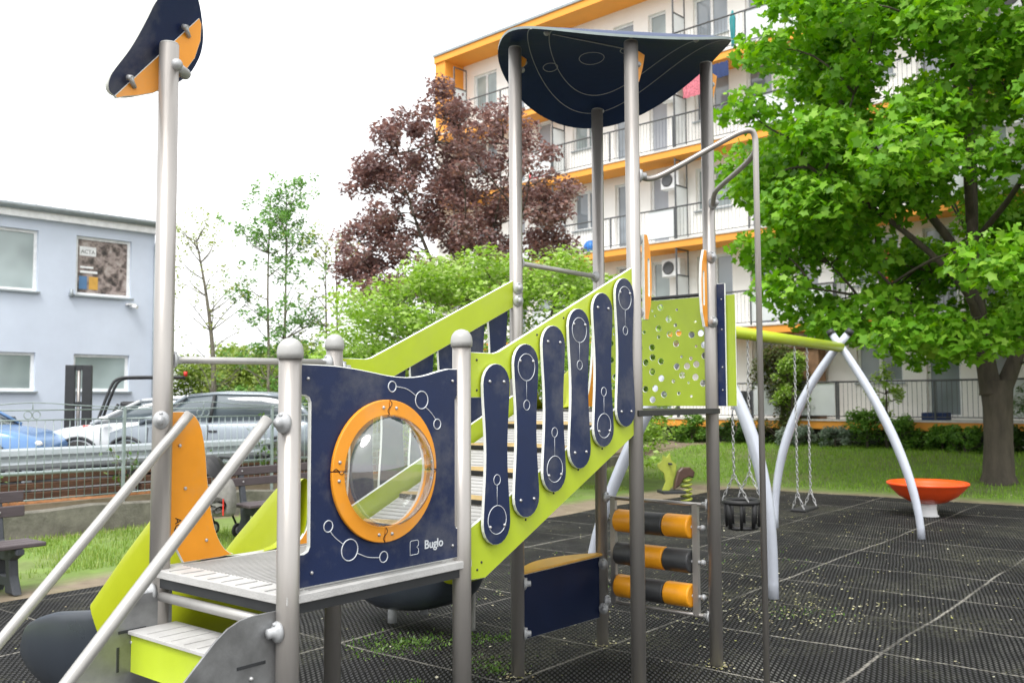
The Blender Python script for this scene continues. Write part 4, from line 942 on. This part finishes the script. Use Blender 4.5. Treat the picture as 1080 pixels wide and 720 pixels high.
for k in range(4):
    x1 = -.61-2.25*k; wins += [(x1-1.37, x1, 4.34, 5.80), (x1-1.37, x1, 1.98, 2.89)]
m = MB(); wall_with_holes(m, -Lb, 0, 0, 6.1, wins, 0, .14)
m.add([(0,0,0),(0,9,0),(0,9,6.1),(0,0,6.1)], [(0,1,2,3)]); m.add([(-Lb,0,0),(-Lb,9,0),(-Lb,9,6.1),(-Lb,0,6.1),], [(3,2,1,0)]); m.add([(-Lb,9,0),(0,9,0),(0,9,6.1),(-Lb,9,6.1)], [(3,2,1,0)])
m.build('wall', 'wallblue', BB)
m = MB(); m.box(-Lb-.2,.15,-.16,.0-.003,6.06,6.26); m.build('fascia', 'frame', BB)
m = MB(); m.tube([(-Lb-.2,-.22,6.30),(.16,-.22,6.30)], .075, 12); m.tube(smooth_path([(.08,-.22,6.26),(.10,-.16,6.0),(.0,-.07,5.8),(.0,-.07,5.6)],2), .045, 10); m.tube([(.0,-.07,5.6),(.0,-.07,0)], .045, 10); m.build('gutter', 'gutter', BB)
m = MB(); m.add([(-Lb-.3,-.2,6.34),(.2,-.2,6.34),(.2,9.2,6.75),(-Lb-.3,9.2,6.75),(-Lb-.3,-.2,6.28),(.2,-.2,6.28),(.2,9.2,6.69),(-Lb-.3,9.2,6.69)], [(0,1,2,3),(4,7,6,5),(0,4,5,1),(1,5,6,2)])
for k in range(50): x = -Lb-.2+k*.33; m.tube([(x,-.21,6.36),(x,9.2,6.77)], .03, 6)
m.build('corrugated_roof', 'roofgrey', BB)
for i, (a, b_, c, d) in enumerate(wins):
    window(BB, a, b_, c, d, .085, 'glass' if i == 0 else 'blindglass', 1 if c > 3 else 1)
# printed poster inside the upper right window
m, nt, b = nodes_of('faded_collage_poster'); L = nt.links
tc = N(nt, 'ShaderNodeTexCoord'); vo = N(nt, 'ShaderNodeTexVoronoi', i_Scale=3.2); ns = N(nt, 'ShaderNodeTexNoise', i_Scale=4.0, i_Detail=5.0); L.new(tc.outputs['Object'], ns.inputs[0]); L.new(ns.outputs['Color'], vo.inputs[0])
rp2 = ramp(nt, [(.1,(.05,.045,.045)),(.4,(.16,.13,.12)),(.6,(.33,.27,.25)),(.85,(.45,.40,.37))]); L.new(vo.outputs['Distance'], rp2.inputs[0]); L.new(rp2.outputs[0], b.inputs['Base Color']); b.inputs['Roughness'].default_value = .25
M['poster'] = m
PO = MB().box(-1.92,-.67,.112,.117,4.41,5.73).build('poster', 'poster', BB)
for a_, b_, c_, d_ in ((-1.86,-1.46,5.33,5.56),(-1.84,-1.42,4.90,4.96),(-1.84,-1.52,5.02,5.07)): MB().box(a_,b_,.106,.1115,c_,d_).build('poster_label', 'frame', PO)
MB().text('ACTA', .13, lambda a, b, c: (-1.66+a, .104-c, 5.39+b)).build('poster_word', 'machine', PO)
MB().box(-1.86,-1.67,.106,.1115,4.50,4.82).build('poster_square', 'carblue', PO); MB().box(-1.62,-1.40,.106,.1115,4.50,4.82).build('poster_square', 'seatorange', PO)
m = MB(); m.box(-.75,-.55,-.20,-.003,4.16,4.2); m.tube([(-.65,-.1,4.14),(-.56,-.28,4.10)], .045, 10); m.build('security_camera', 'frame', BB)
m = MB(); m.tube([(-2.1,-.08,4.25),(-2.1,-.08,4.45)], .04, 8); m.box(-2.14,-2.06,-.1,-.003,4.30,4.36); m.build('wall_lamp', 'gutter', BB)
# ================================================================== APARTMENT BUILDING (right)
eb = math.atan2(-.69,.723)
AB = thing('apartment_building', 'cream five-storey block of flats with orange-edged balcony galleries and dark railings', 'building', (-2.87,36.0,0), eb)
LEN, DEP = 31.0, .95
floors = [1.14,3.82,6.62,9.48,12.10]; roofz = 15.0
parts_x = [.9+5.04*k for k in range(6)]
holes = []; winspec = []
for fi, z in enumerate(floors):
    for pi, p in enumerate(parts_x):
        if p+4.4 > LEN: continue
        j = (fi*7+pi*3) % 4
        w1 = (p+.15, p+1.40, z+1.0, z+2.35); w2 = (p+2.0, p+2.85, z+.08, z+2.35); w3 = (p+3.45, p+4.15, z+.08, z+2.35)
        holes += [w1, w2, w3]; winspec += [(w1, 2, 'glass' if j else 'blindglass'), (w2, 1, 'glass' if j != 2 else 'doorgrey'), (w3, 1, 'doorgrey' if j in (0,1) else 'blindglass')]
m = MB(); wall_with_holes(m, .0, LEN, 0, roofz, holes, DEP, .18)
m.add([(0,DEP,0),(0,12,0),(0,12,roofz),(0,DEP,roofz)], [(3,2,1,0)]); m.add([(LEN,DEP,0),(LEN,12,0),(LEN,12,roofz),(LEN,DEP,roofz)], [(0,1,2,3)]); m.add([(0,12,0),(LEN,12,0),(LEN,12,roofz),(0,12,roofz)], [(3,2,1,0)])
m.build('wall', 'wallcream', AB)
for (a, b_, c, d), ml, gl in winspec: window(AB, a, b_, c, d, DEP+.10, gl, ml, sill=(c-.5 > min(floors)) and ml == 2)
for z in floors:
    MB().box(0,LEN,-.02,DEP-.004,z-.24,z-.03).build('balcony_slab', 'soffit', AB)
    MB().box(-.01,LEN,-.05,DEP-.006,z-.028,z+.02).build('balcony_edge', 'ledge', AB)
MB().box(-.14,LEN,-.10,DEP+12,roofz-.02,roofz+.24).build('roof_slab', 'soffit', AB); MB().box(-.17,LEN,-.15,DEP+12,roofz+.243,roofz+.33).build('roof_trim', 'gutter', AB)
MB().box(-.12,.45,-.04,DEP-.008,12.13,roofz-.024).build('end_fin', 'soffit', AB)
MB().box(-.12,.02,-.03,DEP-.008,.0,12.09).build('end_wall', 'wallcream', AB)
MB().box(.0,LEN,.35,DEP-.01,0,.89).build('gap_shade_box', 'machine', AB)  # black box added as the shade in the gap below the slab
for fi, z in enumerate(floors):
    for pi, p in enumerate(parts_x):
        x0 = p; x1 = min(LEN, p+5.04)
        if fi > 0:
            m = MB(); m.box(p-.02,p+.02,0,.04,z+.021,z+2.55); m.box(p-.015,p+.015,DEP-.3,DEP-.26,z+.021,z+2.55); m.box(p-.015,p+.015,.04,DEP-.26,z+1.7,z+1.74); m.box(p-.015,p+.015,.04,DEP-.26,z+2.5,z+2.54)
            pt = m.build('balcony_partition', 'railing', AB); MB().box(p-.006,p+.006,.045,DEP-.3,z+.05,z+1.69).build('partition_panel', 'frost', pt)
        m = MB(); m.tube([(x0,.0,z+1.02),(x1,.0,z+1.02)], .026, 6); m.tube([(x0,.0,z+.10),(x1,.0,z+.10)], .014, 6)
        for k in range(0, 3): xx = x0+.03+(x1-x0-.06)*k/2; m.box(xx-.02,xx+.02,-.02,.02,z+.021,z+1.02)
        sty = (fi*3+pi*2+(1 if fi == 2 else 0)) % 3
        a, b_ = (x0+.05, x0+4.0) if sty == 0 else ((x0+.05, x0+2.5) if sty == 1 else (x0+.05, x1-.05))
        k = a
        while k < b_: m.tube([(k,0,z+.1),(k,0,z+1.02)], .0062, 4); k += .12
        rl = m.build('railing', 'railing', AB)
        if b_ < x1-.5:
            n_ = 2 if sty == 1 else 1; wd = (x1-.05-b_)/n_
            for q_ in range(n_): MB().box(b_+wd*q_+.03,b_+wd*(q_+1)-.03,.012,.020,z+.12,z+.99).build('railing_panel', 'frost', rl)
        if (fi+pi) % 2 == 0 or fi == 2:
            if fi == 0: continue
            ac = MB().box(p+4.2,p+4.88,.45,.75,z+1.75,z+2.32).build('air_conditioner', 'frame', AB, bevel=.02)
            MB().lathe([(.20,0),(.21,.012),(.17,.012),(.16,.004),(.03,.004),(1e-4,.004)], (p+4.45,.449,z+2.03), 24, 0, True, 1, 1, Matrix.Rotation(R(90),4,'X')).build('fan_grille', 'railing', ac)
for (x, z) in ((18.2,6.0),(3.0,6.0)):
    pass
# things on the balconies
def bal(x, y, z): 
    e_, n_ = Vector((.723,-.69,0)), Vector((.69,.723,0)); q_ = Vector((-2.87,36,0))+e_*x+n_*y; q_.z = z; return q_
o = MB().box(-.25,.25,-.15,.15,0,.32).build('red_crate', 'clothred', None, bal(4.9,.35,9.51), (0,0,eb), bevel=.03); tag(o, 'red crate on the third-storey balcony behind the copper tree', 'crate')
o = MB().sphere((0,0,0),.24).build('blue_tub', 'bluetoy', None, bal(7.3,.4,6.86)); tag(o, 'round blue plastic tub behind balcony bars between the tower posts', 'tub')
o = MB().lathe([(.04,0),(.06,.3),(.10,1.0),(.03,1.25),(1e-4,1.3)],(0,0,0),12).build('closed_parasol', 'teal', None, bal(12.9,.35,12.13)); tag(o, 'teal closed parasol standing on the top right balcony', 'parasol')
def cloth(name, label, x, z, w, h, mt, group=None, y=-.05):
    m = MB(); nx = 10; vs = []
    for i in range(nx+1):
        for j in range(5): vs.append((w*i/nx, .03*math.sin(i*1.9+j*.6)*(j+1)/4, -h*j/4+.015*math.sin(i*2.2)))
    vs += [(a, b+.006, c) for a, b, c in vs]; n0 = (nx+1)*5
    fs = [(i*5+j, i*5+j+1, (i+1)*5+j+1, (i+1)*5+j) for i in range(nx) for j in range(4)]; fs += [tuple(n0+q_ for q_ in reversed(f)) for f in fs]
    m.add(vs, fs, 0, True); o = m.build(name, mt, None, bal(x, y, z), (0,0,eb)); return tag(o, label, 'laundry', group)
cloth('hanging_cloth', 'pink patterned cloth hung above a balcony rail right of the roof disc', 11.35, 11.6, .75, .65, 'clothpink', 'laundry on the balconies')
cloth('hanging_cloth', 'navy cloth hung on the line beside the pink patterned one', 12.35, 11.75, .6, .45, 'clothnavy', 'laundry on the balconies')
cloth('hanging_cloth', 'bright red garment drying behind the maple branches', 17.3, 5.55, .45, 1.0, 'clothred', 'laundry on the balconies')
cloth('hanging_cloth', 'white garment drying next to the red one', 17.85, 5.7, .35, .8, 'clothwhite', 'laundry on the balconies')
cloth('hanging_cloth', 'dark garment drying right of the white one behind the maple', 18.3, 5.6, .4, .7, 'clothnavy', 'laundry on the balconies')
BX = thing('balcony_cupboard', 'brown wooden cupboard on the ground balcony behind the climbing plant', 'cupboard', bal(14.2,.25,1.0), eb)
MB().box(0,1.2,0,.45,0,2.1).build('cabinet', 'woodbox', BX, bevel=.01); MB().box(-.05,1.25,-.06,.5,2.103,2.18).build('cabinet_top', 'timber', BX)
o = MB().box(-.3,.3,-.2,.2,0,.35).build('blue_box', 'clothnavy', None, bal(18.45,.35,1.0), (0,0,eb), bevel=.02); tag(o, 'dark blue box standing on the ground floor balcony left of the trunk', 'box')
CH = thing('garden_chair', 'dark wicker chair on the ground floor balcony behind the climbing pole', 'chair', bal(12.9,.45,1.0), eb)
MB().box(-.25,.25,-.22,.22,.40,.46).build('seat','machine',CH,bevel=.01); MB().box(-.25,.25,.18,.23,.46,.95).build('backrest','machine',CH,bevel=.02)
for a in (-.22,.22):
    for b_ in (-.18,.18): MB().tube([(a,b_,0),(a,b_,.40)],.018,6).build('leg','machine',CH)
# ================================================================== TREES
star = []
for i in range(10):
    a = math.pi/2+2*math.pi*i/10; r = (.60 if i in (0,) else (.56 if i in (2,8) else (.48 if i in (4,6) else .34))); star.append((r*math.cos(a), r*math.sin(a), -.10*abs(math.cos(a))*(r/.5)))
star[5] = (0,-.22,0)
kite = [(0,-.5,0),(.28,0,.03),(0,.5,-.06),(-.28,0,.03)]
def leaves(name, clumps, per, tmpl, size, mt, parent, flat=.55, droop=.35, seed=0):
    g = np.random.default_rng(seed); C = np.array([c[:3] for c in clumps]); Rr = np.array([c[3] for c in clumps])
    cnt = np.maximum(1, (per*(Rr/Rr.mean())**2)).astype(int); idx = np.repeat(np.arange(len(C)), cnt); n = len(idx)
    d = g.normal(size=(n,3)); d /= np.linalg.norm(d, axis=1)[:,None]; rad = g.random(n)**.45
    off = d*rad[:,None]*Rr[idx][:,None]; off[:,2] *= flat
    P = C[idx]+off
    # orientation: normal mostly up, tip outward and down
    out = off.copy(); out[:,2] = 0; out += g.normal(0,.5,(n,3))*[1,1,0]; out /= (np.linalg.norm(out,axis=1)[:,None]+1e-6)
    tip = out; tip[:,2] = -droop+g.normal(0,.35,n); tip /= np.linalg.norm(tip,axis=1)[:,None]
    rnd = np.array([0,0,1.0])+g.normal(0,.75,(n,3)); nrm = rnd-tip*np.sum(rnd*tip,axis=1)[:,None]; nrm /= np.linalg.norm(nrm,axis=1)[:,None]
    sd = np.cross(tip, nrm); sc = size*(.5+.9*g.random(n)); T = np.array(tmpl)
    V = P[:,None,:]+sc[:,None,None]*(T[None,:,0,None]*sd[:,None,:]+T[None,:,1,None]*tip[:,None,:]+T[None,:,2,None]*nrm[:,None,:])
    return raw_mesh(name, V.reshape(-1,3), n, len(T), mt, parent)
def branch(m, p, q, r0, r1, sag=.12, n=7, rnd=None, k=6):
    p, q = Vector(p), Vector(q); L_ = (q-p).length; pts = []; rs = []
    j = Vector([random.gauss(0,.06*L_) for _ in range(3)])
    for i in range(n):
        t = i/(n-1); c = p.lerp(q, t)+Vector((0,0,sag*L_*math.sin(math.pi*t)*.6))+j*math.sin(math.pi*t); pts.append(c); rs.append(r0*(1-t)+r1*t)
    m.tube(pts, rs, k); return pts
def crown(m, limbs, clumps, r0=.05, r1=.008, every=1):
    nodes = [Vector(p) for l in limbs for p in l]
    for c in clumps[::every]:
        v = Vector(c[:3]); best = min(nodes, key=lambda p: (p-v).length+max(0, (p.z-v.z))*1.2)
        pts = branch(m, best, v, r0, r1)
        if random.random() < .5: nodes.append(pts[3])
# ---- maple
M['maple'] = leafmat('maple_leaf', [(.08,.20,.012),(.14,.34,.02),(.19,.42,.03),(.29,.50,.06),(.16,.37,.02)], .42)
MP = Vector((9.1,17.5,.10))
tr = thing('maple_tree', 'large green maple with forked dark trunk at the right edge', 'tree', MP)
m = MB(); limbs = []
def limb(pts, r0, r1, n=3):
    p = smooth_path(pts, 2); rs = [r0+(r1-r0)*(i/(len(p)-1))**.8 for i in range(len(p))]; m.tube(p, rs, 14); limbs.append([Vector(q_) for q_ in p]); return p
m.tube([(0,0,-.15),(0,0,.02),(0,0,.2),(.02,0,.8),(.03,0,1.45),(.02,0,1.95)], [.42,.35,.28,.25,.26,.29], 20)
limb([(-.08,0,1.7),(-.18,0,2.4),(-.28,.0,3.3),(-.30,.1,4.3),(-.2,.2,5.5),(-.1,.3,7.5),(0,.2,9.5)], .22, .04)
limb([(.10,0,1.7),(.38,.0,2.3),(.66,.1,2.9),(.9,.1,3.8),(1.3,.2,5.2),(1.7,.3,7.5)], .19, .04)
limb([(-.26,0,3.0),(-.7,-.5,3.6),(-1.6,-.9,4.3),(-2.8,-1.0,5.2),(-3.9,-1.0,5.9)], .09, .03)
limb([(-.20,0,2.3),(-.9,-.3,2.75),(-1.8,-.6,3.3),(-2.5,-.9,3.9)], .06, .02)
limb([(-.28,.1,4.0),(-1.0,.3,5.2),(-2.2,.5,6.8),(-3.2,.4,8.5)], .11, .03)
limb([(-.25,.2,5.0),(-.6,-.4,6.2),(-1.3,-1.4,7.8),(-1.8,-2.0,9.5)], .10, .03)
limb([(.9,.1,3.8),(1.2,-.9,4.6),(1.8,-1.8,5.6)], .09, .03)
limb([(-.2,.2,4.6),(.2,-1.0,5.6),(.3,-2.0,7.0)], .08, .02)
m.build('trunk', 'bark', tr)
cl = []; g = random.Random(3)
cz, rx, rzz = 6.6, 4.9, 5.6
while len(cl) < 295:
    a = g.uniform(0, 2*math.pi); zz = g.uniform(-.82, .95); rr = math.sqrt(max(0,1-zz*zz)); f = g.uniform(.58,1.0)
    x, y, z = .35+rx*rr*math.cos(a)*f, 4.7*rr*math.sin(a)*f, cz+rzz*zz*f**.5
    if z < 2.7: continue
    if z < 3.9 and math.hypot(x, y) < 2.0 : continue
    # keep a few see-through places low by the trunk
    if -3.2 < x < 1.0 and 3.4 < z < 4.75 and y < 2 and g.random() < .8: continue
    if y > 2.4 and g.random() < .3: continue
    cl.append((x, y, z, g.uniform(.50,.98)))
for x, y, z in ((-2.6,-1.8,2.65),(-1.6,-2.4,2.55),(-3.3,-1.0,2.9),(-.8,-2.2,2.75),(1.2,-2.2,3.0),(.6,-2.6,3.4),(-4.3,-1,3.6),(-4.5,-.5,4.4),(-1.9,-1.5,2.9),(1.9,-1.5,2.3),(-4.9,-1.2,6.8),(-4.6,-1.4,7.8),(-4.2,-1.6,8.6)): cl.append((x,y,z,.62))
m = MB(); crown(m, limbs, cl, .028, .006); m.build('branches', 'bark', tr)
leaves('crown', cl, 330, star, .155, 'maple', tr, .62, .65, 3)
# ---- copper plum
M['copper'] = leafmat('copper_leaf', [(.13,.072,.068),(.23,.13,.115),(.33,.18,.145),(.20,.13,.135),(.46,.35,.33)], .3)
tr = thing('copper_tree', 'dark reddish-brown leaved tree left of the flats above the green bush', 'tree', (-1.15,22.0,.40))
m = MB(); limbs = []
limb([(0,0,0),(.05,0,1.2),(0,0,2.4)], .16, .11)
for e in ((-2.2,.2,4.4),(-1.3,-.5,6.2),(-.1,.3,7.4),(.9,-.3,6.2),(1.6,.3,4.8),(-2.7,0,3.4)): limb([(0,0,2.0),(e[0]*.35,e[1]*.3,2+(e[2]-2)*.45),(e[0]*.8,e[1],e[2]*.86),e], .075, .02)
m.build('trunk', 'bark', tr)
cl = []; g = random.Random(8)
PG = [(480,90),(440,108),(405,122),(390,150),(364,205),(380,215),(395,228),(358,248),(352,272),(366,302),(375,335),(440,345),(520,330),(600,325),(612,268),(600,215),(608,188),(585,150),(548,122),(508,98)]
PG = [((x-540)/979*22+1.15, 1.75+(420-y)/979*22-.40) for x, y in PG]
def inside(x, z, P):
    c = False
    for i in range(len(P)):
        (x1, y1), (x2, y2) = P[i], P[i-1]
        if (y1 > z) != (y2 > z) and x < (x2-x1)*(z-y1)/(y2-y1)+x1: c = not c
    return c
while len(cl) < 250:
    x, z = g.uniform(-4.4, 2.9), g.uniform(1.6, 8.9)
    if inside(x, z, PG): cl.append((x, g.gauss(0, .9), z, g.uniform(.24,.46)))
m = MB(); crown(m, limbs, cl, .02, .005); m.build('branches', 'bark', tr)
leaves('crown', cl, 165, kite, .115, 'copper', tr, .8, .3, 8)
# ---- green bush (big shrub)
M['fresh'] = leafmat('fresh_leaf', [(.20,.35,.035),(.29,.47,.06),(.37,.54,.10),(.50,.60,.26),(.22,.38,.05)], .35)
tr = thing('green_bush', 'broad bright green flowering bush behind the ramp and tower', 'shrub', (-.2,18.3,.2))
m = MB(); limbs = []
for e in ((-2.6,0,2.2),(-1.4,0,3.0),(0,0,3.6),(1.2,.2,3.9),(2.3,.1,3.2)): limb([(e[0]*.15,0,0),(e[0]*.5,0,e[2]*.5),e], .07, .02)
m.build('stems', 'bark', tr)
cl = []; g = random.Random(4)
tops = [(-3.4,3.0),(-2.6,3.75),(-1.7,4.3),(-.9,4.6),(-.1,4.6),(.9,4.75),(1.8,4.5),(2.6,3.9),(3.2,3.0)]
for _ in range(260):
    x = g.uniform(-3.5,3.2); zt_ = np.interp(x, [t[0] for t in tops], [t[1] for t in tops]); f = g.random()**.6
    cl.append((x, g.gauss(0,.75), .3+(zt_-.55)*f, g.uniform(.32,.55)))
m = MB(); crown(m, limbs, cl, .015, .004, 2); m.build('twigs', 'bark', tr)
leaves('foliage', cl, 210, kite, .10, 'fresh', tr, .8, .2, 4)
# ---- thin trees on the left
M['thinleaf'] = leafmat('thin_young_leaf', [(.24,.32,.06),(.34,.42,.10),(.42,.46,.14)], .4)
M['thinleaf2'] = leafmat('mid_green_leaf', [(.12,.26,.06),(.18,.36,.09),(.26,.44,.12)], .35)
def thin(name, label, loc, top, nb, mt, per, spread, seed, z0=1.6, trunks=(0,), leafs=.13, r=.09):
    random.seed(seed); t = thing(name, label, 'tree', loc, 0, 'slim trees beyond the parked cars'); m = MB(); cl = []
    for tx in trunks:
        tt = Vector((top[0]+tx*1.1, 0, top[1]*random.uniform(.86,1))); pts = smooth_path([(tx*.8,0,-.3),(tx+.1,0,top[1]*.3),(tx+tt.x*.3,.1,top[1]*.6),tuple(tt)],2); n = len(pts)
        m.tube(pts, [r*(1-.9*i/(n-1)) for i in range(n)], 8)
        for k in range(nb):
            f = random.uniform(z0/top[1], .96); p = Vector(pts[int(f*(n-1))]); a = random.uniform(0,6.28); L_ = spread*(1.1-f)*random.uniform(.7,1.2)+.25
            e = p+Vector((math.cos(a)*L_, math.sin(a)*L_*.7, L_*random.uniform(.5,1.0))); q_ = branch(m, p, e, .020, .005, .0, 6, k=5)
            for w in range(4):
                b0 = q_[random.randint(2,5)]; e2 = b0+Vector((random.gauss(0,.35),random.gauss(0,.35),random.uniform(.0,.5))); branch(m, b0, e2, .007, .003, .0, 3, k=4); cl.append((*e2, random.uniform(.10,.24)))
            cl.append((*e, .2))
    m.build('trunk', 'barklight', t); leaves('crown', cl, per, kite, leafs, mt, t, .9, .3, seed); random.seed(seed+50)
thin('slim_tree', 'nearly bare slim tree with sparse yellowish leaves right of the tall post', (-8.42,26,.42), (-.5,6.7), 30, 'thinleaf', 9, 1.9, 21, leafs=.09, r=.11)
thin('slim_tree', 'slim leafy green tree with twin stems between two short front posts', (-6.75,26,.42), (.1,7.3), 34, 'thinleaf2', 30, 1.2, 22, 1.0, (-.15,.25), .10, .07)
thin('slim_tree', 'bare twiggy slim tree just left of the copper tree', (-5.35,26.5,.42), (0,6.0), 22, 'thinleaf', 5, 1.3, 23, 1.4, (0,.25), .12, .06)
# ---- hedges far behind cars
M['hedge'] = leafmat('hedge_leaf', [(.16,.24,.04),(.26,.36,.07),(.34,.44,.10)], .3)
def shrub(name, label, loc, w, d, h, mt, n, per, leaf, group, seed, cat='shrub', low=.15, stem='bark'):
    g = random.Random(seed); t = thing(name, label, cat, loc, 0, group); cl = []
    for _ in range(n):
        a = g.uniform(0,6.28); f = g.random()**.5; zf = g.random()**.7; ww = math.sqrt(max(.08,1-(zf-.35)**2*1.6))
        cl.append((w/2*f*ww*math.cos(a), d/2*f*ww*math.sin(a), low*h+zf*h*(1-low)*.9, g.uniform(.7,1.2)*min(w,h)*.17+.04))
    m = MB(); st_ = [[Vector((0,0,0)),Vector((0,0,h*.3)),Vector((0,0,h*.6))]]; m.tube([(0,0,-.1),(0,0,h*.35),(0.02,0,h*.65)], [.03+h*.012,.02+h*.01,.01], 8); crown(m, st_, cl, .012+h*.003, .004)
    m.build('stem', stem, t); leaves('foliage', cl, per, kite, leaf, mt, t, .85, .25, seed); return t
for i, (x, y, w, h, lab) in enumerate(((-10.9,30,3.6,2.7,'low pale green hedge bush right behind the tall post'),(-8.6,31,3.2,3.0,'rounded pale hedge bush behind the nearly bare slim tree'),(-6.2,31,3.2,2.5,'pale hedge bush behind the short front post'),(-3.9,30,3.6,2.6,'pale hedge bush left of the broad green bush'))):
    shrub('hedge_bush', lab, (x,y,.42), w, 2.0, h, 'hedge', 60, 120, .13, 'hedge bushes beyond the parking', 60+i)
# ---- planting in front of the flats
M['darkleaf'] = leafmat('dark_shrub_leaf', [(.02,.05,.012),(.05,.11,.02),(.09,.17,.035)], .25)
M['midleaf'] = leafmat('mid_shrub_leaf', [(.07,.17,.03),(.14,.28,.04),(.20,.36,.07)], .35)
M['silverleaf'] = leafmat('silver_leaf', [(.18,.24,.18),(.28,.33,.26),(.12,.2,.12)], .25)
M['blossomleaf'] = leafmat('white_blossom_leaf', [(.05,.13,.03),(.08,.18,.04),(.55,.56,.50),(.10,.2,.05),(.6,.6,.55)], .3)
M['vineleaf'] = leafmat('vine_leaf', [(.10,.07,.035),(.07,.10,.03),(.12,.18,.04),(.16,.12,.07)], .3)
sh = [  # x along the flats, out, w, h, material, label
 (10.4,-.8,1.1,.6,'midleaf','leafy shrub under the lime perforated panel'),
 (11.9,-.7,1.0,.8,'midleaf','upright shrub just right of the navy strip'),
 (13.3,-.6,1.0,.8,'darkleaf','low dark shrub behind the thin climbing pole'),
 (15.3,-.9,1.1,.55,'silverleaf','silvery grey-leaved plant below the climbing plant'),
 (16.35,-.9,.9,.55,'silverleaf','smaller silvery plant left of the curved swing leg'),
 (17.1,-.7,1.2,1.0,'midleaf','feathery shrub behind the top of the curved swing leg'),
 (18.0,-.8,1.0,.85,'midleaf','bright green shrub above the orange bowl'),
 (18.9,-.6,1.0,.6,'midleaf','small shrub left of the maple trunk'),
 (20.3,-1.0,1.2,.7,'darkleaf','dark shrub right of the maple trunk'),
 (21.2,-.8,1.3,1.8,'blossomleaf','white-flowering bush at the right edge beside the trunk'),
 (19.6,-1.2,1.0,.6,'midleaf','small shrub directly behind the maple trunk'),
 (8.8,-.8,1.4,.55,'darkleaf','dark shrub seen between the tower posts'),
]
for i, (x, y, w, h, mt, lab) in enumerate(sh):
    p = bal(x, y, .44); shrub('garden_shrub', lab, p, w, .9, h, mt, 26, 90, .085 if mt != 'silverleaf' else .07, 'shrubs planted along the flats', 100+i, 'shrub', .05)
p = bal(17.55, -.55, .44); shrub('young_tree', 'slim young sapling with pale round leaf tufts rising in front of the balcony', p, .8, .6, 2.3, 'fresh', 12, 60, .10, None, 131, 'tree', .35)
p = bal(14.55, -.25, .44); shrub('climbing_plant', 'tall brown-green climbing plant covering the balcony front behind the swing', p, 1.5, .8, 2.9, 'vineleaf', 60, 150, .085, None, 132, 'plant', .05)
p = bal(15.0, -.55, .44); shrub('climbing_plant', 'fresh green top of a climber above the brown-green one', p, .9, .6, 2.6, 'fresh', 30, 90, .09, None, 133, 'plant', .4)
# dark clipped hedge under the lowest slab
cl = [(random.uniform(.5,26), random.gauss(0,.12), random.uniform(.0,.22), .24) for _ in range(170)]
t = thing('low_hedge', 'low dark hedge running under the lowest orange balcony edge', 'hedge', bal(0,-.15,.36), eb)
m = MB(); m.tube([(0,0,-.1),(26,0,-.1)], .02, 5); [m.tube([(k*1.0+.3,0,-.1),(k*1.0+.3,0,.2)], .015, 5) for k in range(26)]; m.build('stems', 'bark', t); leaves('foliage', cl, 90, kite, .09, 'darkleaf', t, .8, .2, 77)
# distant trees that close the view beyond the buildings
for i, (x, y, w, h, lab) in enumerate(((-26,48,9,6,'distant round tree hidden mostly by the blue building'),(-13.5,52,8,4.6,'distant low tree crown far behind the slim trees'),(-7,54,8,4.2,'distant low tree crown left of the flats'))):
    shrub('distant_tree', lab, (x,y,.3), w, 5, h, 'hedge', 50, 200, .28, 'distant trees', 160+i, 'tree', .1)
# ================================================================== SKY, SUN, CAMERA
w = bpy.data.worlds.new('World'); scene.world = w; w.use_nodes = True; nt = w.node_tree; L = nt.links
bg = nt.nodes['Background']; sky = nt.nodes.new('ShaderNodeTexSky'); sky.sky_type = 'NISHITA'; sky.sun_disc = False
SUN_EL, SUN_AZ = R(58), R(200)
sky.sun_elevation = SUN_EL; sky.sun_rotation = SUN_AZ; sky.dust_density = 6.0; sky.air_density = 1.0; sky.ozone_density = 1.0
hs = nt.nodes.new('ShaderNodeHueSaturation'); hs.inputs['Saturation'].default_value = .12; L.new(sky.outputs[0], hs.inputs['Color'])
mx = nt.nodes.new('ShaderNodeMix'); mx.data_type = 'RGBA'; mx.inputs[0].default_value = .75; L.new(hs.outputs[0], mx.inputs[6]); mx.inputs[7].default_value = (9.0,9.15,9.3,1)
L.new(mx.outputs[2], bg.inputs[0]); bg.inputs[1].default_value = .10
sd = bpy.data.lights.new('sun', 'SUN'); sd.energy = 1.3; sd.angle = R(25); sd.color = (1,.97,.93)
so = bpy.data.objects.new('sun', sd); col.objects.link(so)
dirv = Vector((math.sin(SUN_AZ)*math.cos(SUN_EL), math.cos(SUN_AZ)*math.cos(SUN_EL), math.sin(SUN_EL)))
so.rotation_euler = dirv.to_track_quat('Z', 'Y').to_euler()
cd = bpy.data.cameras.new('camera'); co = bpy.data.objects.new('camera', cd); col.objects.link(co); scene.camera = co
cd.sensor_width = 36; cd.lens = 978.82/1080*36; cd.clip_end = 2000; cd.clip_start = .05
co.matrix_world = Matrix.Translation((0,0,1.75)) @ Matrix.Rotation(math.pi/2+.0615, 4, 'X') @ Matrix.Rotation(-.0046, 4, 'Z')
cd.dof.use_dof = True; cd.dof.focus_distance = 4.9; cd.dof.aperture_fstop = 3.8
vs_ = scene.view_settings; vs_.view_transform = 'Standard'; vs_.look = 'None'; vs_.exposure = 1.25; vs_.gamma = 1
scene.render.engine = 'CYCLES'
